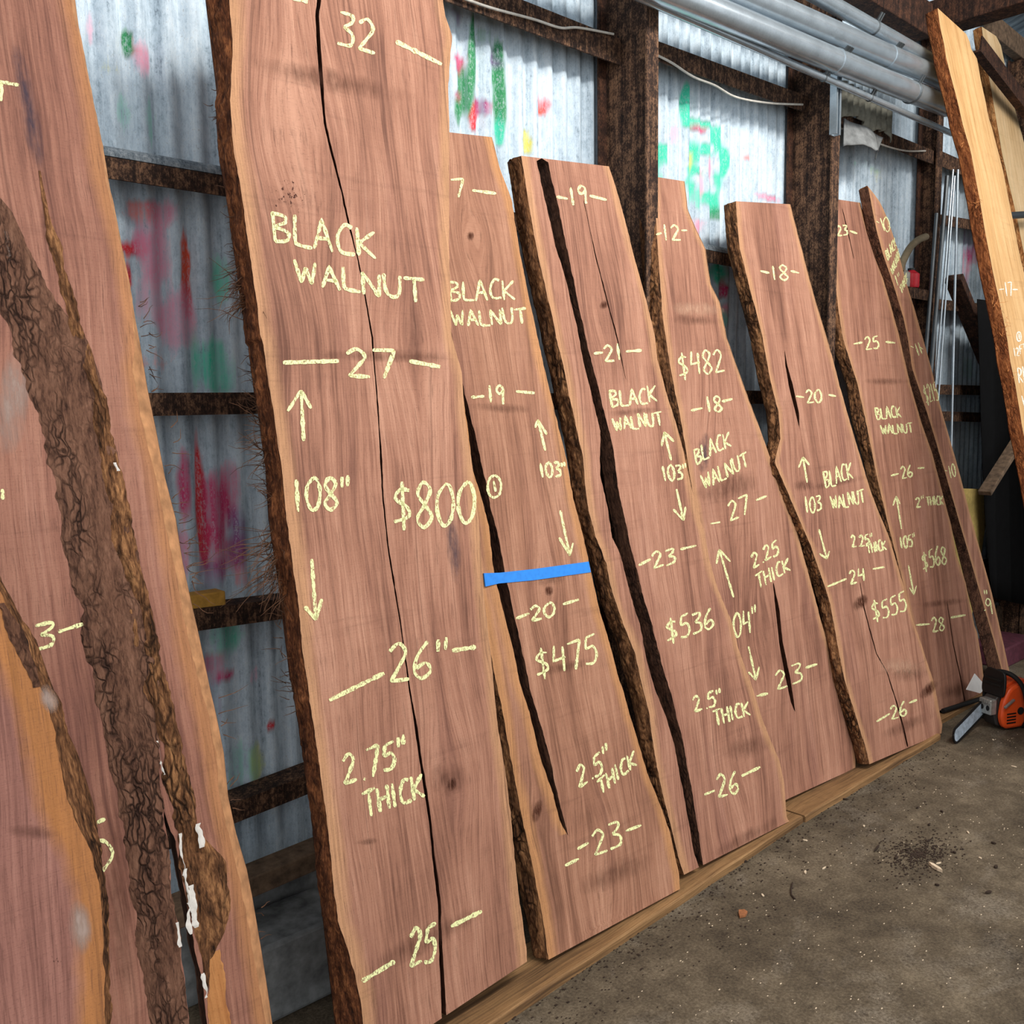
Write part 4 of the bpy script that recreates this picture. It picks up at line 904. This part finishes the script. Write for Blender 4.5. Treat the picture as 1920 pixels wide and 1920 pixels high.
# ------------------------------------------------------------------ planks under the slabs
def plank(name, a, c, w, h, label, ext=0):
    a, c = Vector(a), Vector(c); t = (c - a).normalized(); nrm = Vector((-t.y, t.x, 0)); L_ = (c - a).length
    M = Matrix(((t.x, nrm.x, 0, a.x), (t.y, nrm.y, 0, a.y), (0, 0, 1, 0), (0, 0, 0, 1)))
    N = 60; V = []; U = []
    for i in range(N + 1):
        x = L_ * i / N; e = .003 * noise.noise(Vector((x * 5, a.x, 0))); g = .002 * noise.noise(Vector((x * 3, 3, a.x)))
        for y, z in ((e, 0), (w, 0), (w, h + g), (.006 + e, h + g), (e, h - .005 + g)): V.append((x, y, z)); U.append((y + z, x))
    f = [(i * 5 + k, i * 5 + (k + 1) % 5, (i + 1) * 5 + (k + 1) % 5, (i + 1) * 5 + k) for i in range(N) for k in range(5)] + [(4, 3, 2, 1, 0), tuple(N * 5 + k for k in range(5))]
    o = mesh_obj(name, V, f, PLANKM, M=M); fix_normals(o)
    vi = [0] * len(o.data.loops); o.data.loops.foreach_get('vertex_index', vi)
    for nm, k in (('grain', 1), ('edge', 0)):
        l = o.data.uv_layers.new(name=nm); l.data.foreach_set('uv', [q for i in vi for q in (U[i] if k else (.3, 0))])
    return tag(o, label, 'plank', 'planks lying under the slabs')
plank('floor_plank', (.9, 1.745, 0), (3.30, 1.877, 0), .19, .028, 'long plank on the floor under the blue taped slab')
plank('floor_plank', (3.31, 1.872, 0), (4.66, 1.900, 0), .22, .028, 'shorter plank on the floor under slabs priced $482 and $555')
plank('floor_plank', (4.68, 1.99, 0), (5.62, 2.01, 0), .16, .028, 'short plank under slab priced $568 beside the chainsaw')

# ------------------------------------------------------------------ pipes
def pipe(name, p0, p1, y0, y1, r, label, ext=0.0, clamps=(), mat=None, rings=(), grp='galvanised pipes under the roof'):
    A, B = ony(*p0, y0), ony(*p1, y1); t = (B - A).normalized(); A = A - t * ext
    root = empty(name, T3(B), label, 'pipe', grp)
    mb = MB(); mb.tube([A - B, Vector((0, 0, 0))], r, 28); mb.build('pipe_body', mat or GALV, root, True)
    for px in clamps:
        c = (A - B) + (B - A) * px; mb = MB(); mb.tube([c - t * .035, c + t * .035], r * 1.06, 28)
        k = mb.build('coupling', mat or GALV, root, True); mb = MB()
        up = Vector((0, -.75, .66))
        for s in (-.02, .0, .02):
            q = c + t * s + up * r * 1.05; mb.tube([q, q + up * .022], .007, 6)
        mb.build('coupling_bolts', STEEL, k)
    for px in rings:
        c = (A - B) + (B - A) * px; mb = MB(); n = 24
        sd = t.cross(Vector((0, 0, 1))).normalized(); u2 = sd.cross(t)
        mb.tube([c + (sd * math.cos(2 * math.pi * i / n) + u2 * math.sin(2 * math.pi * i / n)) * r * 1.04 for i in range(n + 1)], .004, 6)
        q = c + Vector((0, -.7, .7)) * r * 1.05; mb.tube([q, q + Vector((0, -.02, .03))], .007, 6); mb.tube([q + t * .02, q + t * .02 + Vector((0, -.02, .03))], .006, 6)
        mb.build('pipe_clamp', STEEL, root)
    return root
pipe('steel_pipe', (1513,92), (1776,200), 2.195, 2.195, .051, 'lowest of the three fat galvanised pipes under the roof', 1.6, (.62,), None, (.86,))
pipe('steel_pipe', (1513,40), (1768,149), 2.20, 2.20, .050, 'middle fat galvanised pipe under the roof', 1.6, (.80,), None, ())
pipe('steel_pipe', (1613,38), (1755,118), 2.22, 2.22, .034, 'thinner galvanised pipe above the two fat pipes', 1.5, (), None, (.70,))
pipe('conduit', (1280,30), (1784,250), 2.232, 2.232, .0155, 'thin galvanised conduit running below the fat pipes', 1.2, (), None, (.62, .74))
b = MB()
a, c = ony(1569, 130, 2.265), ony(1569, 254, 2.265)
for dx, dy in ((-.02, 0), (.02, 0)): b.box((a.x + dx - .002, 2.25, c.z), (a.x + dx + .002, 2.284, a.z))
b.box((a.x - .02, 2.28, c.z), (a.x + .02, 2.284, a.z)); b.box((a.x - .02, 2.25, c.z), (a.x - .009, 2.253, a.z)); b.box((a.x + .009, 2.25, c.z), (a.x + .02, 2.253, a.z))
tag(b.build('strut_channel', GALV), 'galvanised slotted channel hanging on the post below the pipes', 'bracket')

# cables along the high girts
def wire(pts, label, y=2.415, r=.0045, mat=None, name='electrical_cable', cat='cable', group='white cables along the high girts'):
    P = [ony(x, yy, y) for x, yy in pts]; q = catmull([(p.x, p.z) for p in P], 8); b = MB(); b.tube([(x, y, z) for x, z in q], r, 8)
    return tag(b.build(name, mat or WIREM, None, True), label, cat, group)
wire([(800,-30),(875,-1),(925,16),(1000,36),(1050,52),(1085,52),(1150,64)], 'white cable along the girt left of the first post')
wire([(1225,100),(1260,118),(1300,144),(1340,160),(1380,182),(1440,193),(1505,196)], 'white cable along the girt between the two posts')
wire([(1575,240),(1600,245),(1625,260),(1665,275),(1700,283),(1735,283)], 'white cable crossing below the torn fibre sheet')

# fibre-cement sheet and torn flap
def corr_patch(name, corners, y, mat, label, cat, wav=.06, amp=.012, sag=0, jag=.02):
    (a, b_, c, d_) = [ony(x, yy, y) for x, yy in corners]; V = []; NX, NZ = 48, 10
    for j in range(NZ + 1):
        for i in range(NX + 1):
            s, t = i / NX, j / NZ; p = a.lerp(b_, s).lerp(d_.lerp(c, s), t)
            jz = jag * noise.noise(Vector((s * 7, 2, y))) * (t if t > .5 else 0)
            V.append((p.x, y + amp * math.cos(2 * math.pi * p.x / wav) - sag * math.sin(math.pi * s) * t, p.z + jz))
    f = [(j * (NX + 1) + i, j * (NX + 1) + i + 1, (j + 1) * (NX + 1) + i + 1, (j + 1) * (NX + 1) + i) for j in range(NZ) for i in range(NX)]
    o = mesh_obj(name, V, f, mat, smooth=True); s = o.modifiers.new('t', 'SOLIDIFY'); s.thickness = .006; return tag(o, label, cat)
corr_patch('fibre_sheet', [(1577,150),(1668,200),(1668,262),(1577,215)], 2.40, FIBRE, 'grey corrugated fibre sheet patch right of the second post', 'sheet', jag=.05)
corr_patch('torn_sheet_flap', [(1583,222),(1656,258),(1643,296),(1581,272)], 2.38, GREY_CONC, 'torn curled grey flap below the fibre sheet patch', 'sheet', .3, .01, .06, .02)

# ------------------------------------------------------------------ roof timbers and steel
b = MB(); p = onx(1842, 38, 5.53); b.box((5.45, -1.0, p.z), (5.61, 2.5, p.z + .16)); tag(b.build('roof_beam', RUST_D, bevel=.006), 'rusty roof beam running out from the third post above the pale boards', 'beam')
p = ony(1633, 0, 2.40); b = MB(); b.box((2.0, 2.40, p.z), (5.44, 2.52, p.z + .18)); tag(b.build('eave_beam', RUST_D, bevel=.006), 'dark rusty eave beam running above the pipes', 'beam')
b = MB(); b.beam(ony(1853, 46, 2.46), ony(1935, 112, 2.46), .06, .13); tag(b.build('eave_timber', OLDWOOD, bevel=.005), 'grey weathered timber under the roof sheet at far right', 'timber')
b = MB(); b.beam(ony(1830, 96, 2.20), ony(1960, 262, 2.20), .05, .012); b.beam(ony(1830, 96, 2.20), ony(1960, 262, 2.20), .008, .085, off=(.02, .04))
tag(b.build('brace_angle', RUST_D), 'dark rusty angle brace crossing the cream board at upper right', 'brace')
b = MB(); b.tube([ony(1868, 406, 2.08), ony(1990, 398, 2.08)], .02, 12); tag(b.build('steel_bar', STEEL, None, True), 'round steel bar between the two pale boards', 'bar')

# far bay clutter
def rod(pts, y, r, mat, label):
    A, B = ony(*pts[0], y), ony(*pts[1], y); B = A + (B - A) * ((A.z - .004) / (A.z - B.z)); b = MB(); b.tube([A, B], r, 12); return tag(b.build('metal_rod', mat, None, True), label, 'rod', 'rods leaning beside the third post')
b0 = 2.36
rod(((1756,400),(1712,980)), 2.378, .010, STEEL, 'grey rod leaning leftmost beside the third post')
rod(((1776,330),(1722,980)), 2.376, .012, STEEL, 'thick grey rod second from the left beside the third post')
rod(((1787,318),(1733,980)), 2.38, .006, GALV, 'thin bright rod third from the left beside the third post')
rod(((1790,330),(1742,980)), 2.38, .006, GALV, 'thin bright rod second from the right beside the third post')
rod(((1796,318),(1780,980)), 2.375, .007, GALV, 'bright upright rod rightmost of the bundle with a collar')
b = MB(); b.beam(ony(1788, 520, 2.40), ony(1885, 760, 2.40), .05, .10, up=(0, 1, 0)); tag(b.build('diagonal_brace', RUST_D, bevel=.004), 'dark rusty diagonal brace behind the rods', 'brace')
b = MB(); b.beam(ony(1925, 800, 2.15), ony(1846, 925, 2.15), .03, .075, up=(0, 1, 0)); tag(b.build('diagonal_timber', OLDWOOD, bevel=.004), 'weathered diagonal timber above the yellow plywood', 'timber')
p = [ony(x, y, 2.33) for x, y in ((1790,915),(1858,918),(1806,1262),(1740,1262))]
V = [(v.x, 2.33 + dy, v.z) for dy in (0, .018) for v in p]
o = mesh_obj('plywood_offcut', V, [(0,1,2,3),(7,6,5,4),(0,4,5,1),(1,5,6,2),(2,6,7,3),(3,7,4,0)], YPLY); fix_normals(o); tag(o, 'yellow plywood offcut leaning behind the board priced $215', 'plywood')
hz = [ony(x, y, 2.39) for x, y in ((1688,508),(1693,490),(1706,465),(1722,450),(1736,444))]
q = catmull([(v.x, v.z) for v in hz], 6); b = MB(); b.tube([(x, 2.39, z) for x, z in q], .020, 12); tag(b.build('bent_hose', simple('tan_rubber', srgb(122, 110, 88), .7), None, True), 'bent tan hose on the wall left of the third post', 'hose')
def vessel(name, px, top, bot, y, r, mat, capm, label, cat):
    a, c = ony(px, top, y), ony(px, bot, y); h = a.z - c.z; root = empty(name, T3((c.x, y, c.z)), label, cat)
    b = MB(); b.tube([(0,0,0),(0,0,.01),(0,0,h*.7),(0,0,h*.86),(0,0,h*.9)], [r*.9, r, r, r*.45, r*.4], 16); b.build('body', mat, root, True)
    b = MB(); b.tube([(0,0,h*.9),(0,0,h)], r * .48, 14); b.build('cap', capm, root, True)
vessel('red_bottle', 1708, 503, 540, 2.475, .045, REDP, BLACKP, 'small red bottle on the girt behind the narrow board', 'bottle')
vessel('clear_jug', 1690, 500, 540, 2.475, .045, simple('cloudy_plastic', srgb(170, 168, 160), .3), SILVER, 'cloudy pale jug on the girt beside the red bottle', 'jug')
b = MB(); p = ony(385, 1148, 2.46); zt = ony(385, 1149, 2.43).z; b.box((-.10, -.03, 0), (.055, .03, .05)); tag(b.build('wood_scrap', YWOOD, bevel=.004, M=T3((p.x, 2.475, zt + .0))), 'yellow wood scrap lying on the lower girt at left', 'wood scrap')
b = MB(); b.box((1.02, 2.22, 0), (1.40, 2.43, .225)); tag(b.build('concrete_block', GREY_CONC, bevel=.012), 'grey concrete block on the floor left of the large slab', 'block')
b = MB(); b.beam((.7, 2.37, .33), (1.42, 2.37, .36), .09, .06); tag(b.build('dark_timber', OLDWOOD, bevel=.005), 'dark timber lying above the concrete block at left', 'timber')
b = MB(); b.beam(ony(1868, 1148, 2.43), ony(1900, 1188, 2.42), .02, .11); tag(b.build('scrap_board', OLDWOOD, bevel=.004), 'sloping weathered board at right behind the chainsaw', 'board')
b = MB(); b.box((6.25, 2.16, 0), (6.75, 2.40, .13)); tag(b.build('storage_crate', simple('purple_plastic', srgb(96, 48, 62), .7, 0, .2, 30), bevel=.01), 'low purple crate on the floor behind the chainsaw', 'crate')

V = []; nx, nz_ = 30, 12; c4 = [ony(x, y, 2.24) for x, y in ((1838,560),(1960,575),(1990,1150),(1862,1120))]  # added black sheet, stands in for the shade of the far bay
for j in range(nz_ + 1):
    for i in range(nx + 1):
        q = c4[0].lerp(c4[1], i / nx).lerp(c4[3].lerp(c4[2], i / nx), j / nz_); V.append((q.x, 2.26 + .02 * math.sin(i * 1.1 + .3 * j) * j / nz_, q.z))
o = mesh_obj('bay_shade_sheet', V, [(j * (nx + 1) + i, j * (nx + 1) + i + 1, (j + 1) * (nx + 1) + i + 1, (j + 1) * (nx + 1) + i) for j in range(nz_) for i in range(nx)], simple('bay_shade_black', srgb(14, 14, 15), .9, 0, .1, 20, .1), smooth=True)
so_ = o.modifiers.new('t', 'SOLIDIFY'); so_.thickness = .003; tag(o, 'black sheet added as the deep shade of the bay behind the board marked 17', 'tarp')
# ------------------------------------------------------------------ chainsaw
tip = onz(1789, 1383, .035); rear = onz(1850, 1319, .115)
fw = (tip - rear); fwh = Vector((fw.x, fw.y, 0)).normalized(); lf = Vector((0, 0, 1)).cross(fwh)
base = Vector((rear.x, rear.y, 0)) - fwh * .05 + lf * .085
ya = math.radians(-24); fwb = Matrix.Rotation(ya, 3, 'Z') @ fwh; lfb = Matrix.Rotation(ya, 3, 'Z') @ lf
base = Vector((rear.x, rear.y, 0)) - fwb * .03 + lfb * .05
MS = Matrix(((fwb.x, lfb.x * .7, 0, base.x), (fwb.y, lfb.y * .7, 0, base.y), (fwb.z, lfb.z, 1, 0), (0, 0, 0, 1)))
saw = empty('chainsaw', MS, 'orange and black chainsaw on the floor at right', 'chainsaw')
def rprof(pts, n=3, r=.02):
    out = []
    N = len(pts)
    for i in range(N):
        p, q, s = Vector(pts[i - 1]), Vector(pts[i]), Vector(pts[(i + 1) % N]); a = q + (p - q).normalized() * min(r, (p - q).length * .45); c = q + (s - q).normalized() * min(r, (s - q).length * .45)
        for k in range(n + 1):
            t = k / n; out.append(tuple((a * (1 - t) ** 2 + q * 2 * t * (1 - t) + c * t * t)))
    return out
b = MB(); b.prism(rprof([(-.22,.02),(.05,.02),(.07,.08),(.06,.17),(-.02,.20),(-.20,.19),(-.24,.10)]), 'y', -.06, .05); b.build('engine_housing', simple('dark_grey_plastic', srgb(52, 48, 46), .5, 0, .1, 40), saw, True, .006)
b = MB(); b.prism(rprof([(-.20,.012),(.03,.012),(.055,.07),(.04,.16),(.0,.225),(-.08,.25),(-.17,.22),(-.22,.12)], 4, .03), 'y', .05, .10); cov = b.build('starter_cover', ORANGE, saw, True, .014)
b = MB()
for k in range(7):
    z = .05 + k * .014; b.box((-.17, .1015, z), (-.11, .1035, z + .006))
b.build('cooling_vent', BLACKP, cov); b = MB()
for k in range(4): b.box((-.04 - .0 * k, .1015, .04 + k * .016), (.02, .1035, .047 + k * .016))
b.build('cooling_vent', BLACKP, cov)
b = MB(); b.tube([(-.07,.10,.10),(-.07,.106,.10)], .02, 16); b.build('cover_hub', RUBBER, cov, True); b = MB(); b.tube([(-.09,.10,.205),(-.09,.107,.205)], .008, 8); b.build('screw', SILVER, cov, True)
b = MB(); b.prism(rprof([(-.20,.19),(.02,.19),(.0,.235),(-.08,.265),(-.18,.24)], 4, .03), 'y', -.05, .052); b.build('top_cover', ORANGE, saw, True, .01)
b = MB(); b.prism(rprof([(-.105,.17),(.095,.17),(.10,.225),(.085,.30),(-.085,.31),(-.11,.24)], 4, .03), 'x', .055, .068, M=Matrix.Rotation(-.12, 4, 'Y')); gd = b.build('hand_guard', BLACKP, saw, True, .004)
b = MB()
for z in (.235, .262): b.beam(Vector((.073, -.08, z)) + Vector((-.03, 0, 0)), Vector((.043, .07, z)), .006, .010)
b.build('guard_ribs', RUBBER, gd, True)
b = MB(); b.prism(rprof([(-.045,.085),(.06,.085),(.06,.165),(-.045,.165)], 3, .008), 'x', .06, .10); mf = b.build('muffler', SILVER, saw, True, .004)
for y in (-.018, .034): b = MB(); b.tube([(.099, y, .12), (.1025, y, .12)], .014, 14); b.build('exhaust_hole', RUBBER, mf)
b = MB()
for k in range(5): b.box((.098, -.036 + k * .019, .145), (.106, -.028 + k * .019, .162))
b.build('cooling_fins', SILVER, mf)
b = MB(); hp = [(.02,-.085,.06),(.03,-.095,.18),(.02,-.07,.27),(.0,-.01,.295),(-.03,.07,.285),(-.06,.125,.23),(-.08,.14,.13),(-.09,.13,.05),(-.10,.09,.012)]
def cat3(P, n=6):
    a = catmull([(p[0], p[1]) for p in P], n); c = catmull([(p[1], p[2]) for p in P], n); return [(x[0], x[1], z[1]) for x, z in zip(a, c)]
b.tube(cat3(hp), .0125, 12); b.build('front_handle', RUBBER, saw, True)
b = MB(); b.tube(cat3([(-.20,0,.17),(-.29,0,.19),(-.37,0,.15),(-.38,0,.06),(-.30,0,.03),(-.20,0,.05)]), .018, 12); b.build('rear_handle', BLACKP, saw, True)
b = MB(); b.beam((-.02,.105,.165), (.055,.125,.135), .016, .012); b.build('choke_lever', simple('grey_plastic', srgb(128, 116, 112), .5), saw, False, .003)
# bar and chain
br = MS.inverted() @ rear; bt = MS.inverted() @ tip; ax = (bt - br); Lb = ax.length; ax.normalize(); up = Vector((0, 1, 0)).cross(ax).normalized() * -1
if up.z < 0: up = -up
def stad(L_, h, n=10): return [(0, -h), *[(L_ - h + h * math.sin(math.pi * k / n), -h * math.cos(math.pi * k / n)) for k in range(n + 1)], (0, h)]
def flat(poly, y0, y1):
    b = MB(); n = len(poly); V = [br + ax * p[0] + up * p[1] + Vector((0, y, 0)) for y in (y0, y1) for p in poly]
    b.add(V, [tuple(range(n)), tuple(range(2 * n - 1, n - 1, -1))] + [(i, (i + 1) % n, (i + 1) % n + n, i + n) for i in range(n)]); return b
gb = flat(stad(Lb, .030), -.004, .004).build('guide_bar', BARM, saw)
ch = MB(); n = 60; st = stad(Lb + .008, .038, 14)
for i in range(len(st) - 1):
    a, c = Vector(st[i]), Vector(st[i + 1]); L_ = (c - a).length; k = max(1, int(L_ / .014))
    for j in range(k):
        p, q = a.lerp(c, j / k), a.lerp(c, (j + .8) / k); P, Q = br + ax * p.x + up * p.y, br + ax * q.x + up * q.y
        ch.beam(P, Q, .007, .012, up=(0, 1, 0))
ch.build('saw_chain', BLACKD, gb)
b = MB(); b.prism(rprof([(-.10,.02),(.05,.03),(.06,.12),(-.02,.15),(-.12,.13)], 3, .02), 'y', -.10, -.06); b.build('clutch_cover', BLACKP, saw, True, .006)

# paper, dark tube by the saw
P = [ony(1812,1293,1.965), ony(1838,1300,1.95), ony(1850,1288,1.965), ony(1828,1263,1.99)]
V = P + [p + Vector((.0, .003, .0)) for p in P]
o = mesh_obj('paper_scrap', V, [(0,1,3),(1,2,3),(4,7,5),(5,7,6),(0,4,5,1),(1,5,6,2),(2,6,7,3),(3,7,4,0)], PAPER); fix_normals(o); tag(o, 'white folded paper scrap standing behind the chainsaw', 'paper')
b = MB(); a, c = onz(1768, 1333, .045), onz(1843, 1309, .045); b.tube([a, c], .0125, 14); tag(b.build('rubber_tube', RUBBER, None, True), 'black tube lying on the plank left of the chainsaw', 'tube')

# ------------------------------------------------------------------ crumbs on the floor
def chip(px, py, L_, w, h, rot, mat, name, label, cat='wood chip', group='small chips scattered on the concrete floor', seed=0):
    p = onz(px, py, 0); rg = random.Random(seed + px); b = MB(); n = 6
    top = [(L_ / 2 * math.cos(2 * math.pi * k / n) * rg.uniform(.7, 1.1), w / 2 * math.sin(2 * math.pi * k / n) * rg.uniform(.7, 1.1)) for k in range(n)]
    b.prism(top, 'z', 0.0005, h, M=Matrix.Rotation(rot, 4, 'Z') @ Matrix.Rotation(.03, 4, 'Y'))
    return tag(b.build(name, mat, M=T3((p.x, p.y, .001))), label, cat, group)
PCH = simple('pale_chip', srgb(216, 196, 168), .9, 0, .1, 60); DCH = simple('dark_chip', srgb(52, 38, 28), .9, 0, .2, 60); RCH = simple('brown_chip', srgb(150, 96, 60), .9, 0, .15, 60)
chip(1755,1630,.075,.020,.012,1.1,PCH,'wood_stick','pale wood stick lying beside the dark sawdust pile','stick',None)
chip(1392,1715,.055,.032,.008,.3,RCH,'bark_flake','reddish bark flake alone on the floor near the front','bark flake',None)
chip(1644,1592,.085,.008,.006,.2,DCH,'twig','dark twig on the floor left of the sawdust pile','twig',None)
chip(1510,1375+262,.03,.010,.005,.5,PCH,'wood_chip','small pale chip on the open floor left of the sawdust pile')
for i,(x,y) in enumerate(((1510,1577),(1838,1610),(1545,1629),(1815,1562),(1862,1388),(1900,1318+120),(1430,1680),(1760,1620),(1620,1550))):
    chip(x,y,rnd(.016,.03),rnd(.006,.010),.004,rnd(0,3),PCH,'wood_chip','small pale chip lying loose on the concrete floor',seed=i)
for i,(x,y) in enumerate(((1585,1500),(1720,1516),(1766,1523),(1741,1578),(1862,1582),(1867,1627),(1757,1661),(1853,1675),(1396,1616),(1478,1578),(1742,1548),(1700,1595),(1680,1610),(1790,1600))):
    chip(x,y,rnd(.014,.03),rnd(.008,.014),.006,rnd(0,3),DCH,'bark_crumb','dark bark crumb lying loose on the concrete floor','bark crumb','dark bark crumbs on the floor',seed=i+20)
b = MB(); P = [onz(x, y, .004) for x, y in ((1486,1655),(1483,1668),(1484,1678),(1491,1686))]; b.tube(P, .003, 6); tag(b.build('bark_strand', DCH, None, True), 'curved dark bark strand on the front floor', 'strand')
c0 = onz(1722, 1602, 0); b = MB()
for i in range(1100):
    r_ = abs(random.gauss(0, .12)); a = rnd(0, 6.28); x, y = c0.x + r_ * math.cos(a) * 1.1, c0.y + r_ * math.sin(a) * .6; s = rnd(.001, .0042)
    b.box((x - s, y - s * .6, 0), (x + s, y + s * .6, s * .8))
tag(b.build('sawdust_pile', DCH), 'dark scatter of sawdust and bark dust on the floor', 'sawdust', kind='stuff')
b = MB()
for i in range(900):
    x = rnd(1.4, 4.6); y = 1.755 + (x - 1.0) * .055 + rnd(-.35, .02) * rnd(0, 1); s = rnd(.0012, .004); b.box((x - s, y - s * .6, 0), (x + s, y + s * .6, s * .7))
tag(b.build('floor_dust', DCH), 'fine dark crumbs along the front of the planks', 'dust', kind='stuff')
b = MB()
for i in range(500):
    x = rnd(1.9, 5.4); y = rnd(.9, 1.75); s = rnd(.0008, .0024); b.box((x - s * 1.4, y - s * .6, 0), (x + s * 1.4, y + s * .6, s * .7))
tag(b.build('pale_dust', PCH), 'fine pale wood dust sprinkled over the concrete floor', 'dust', kind='stuff')
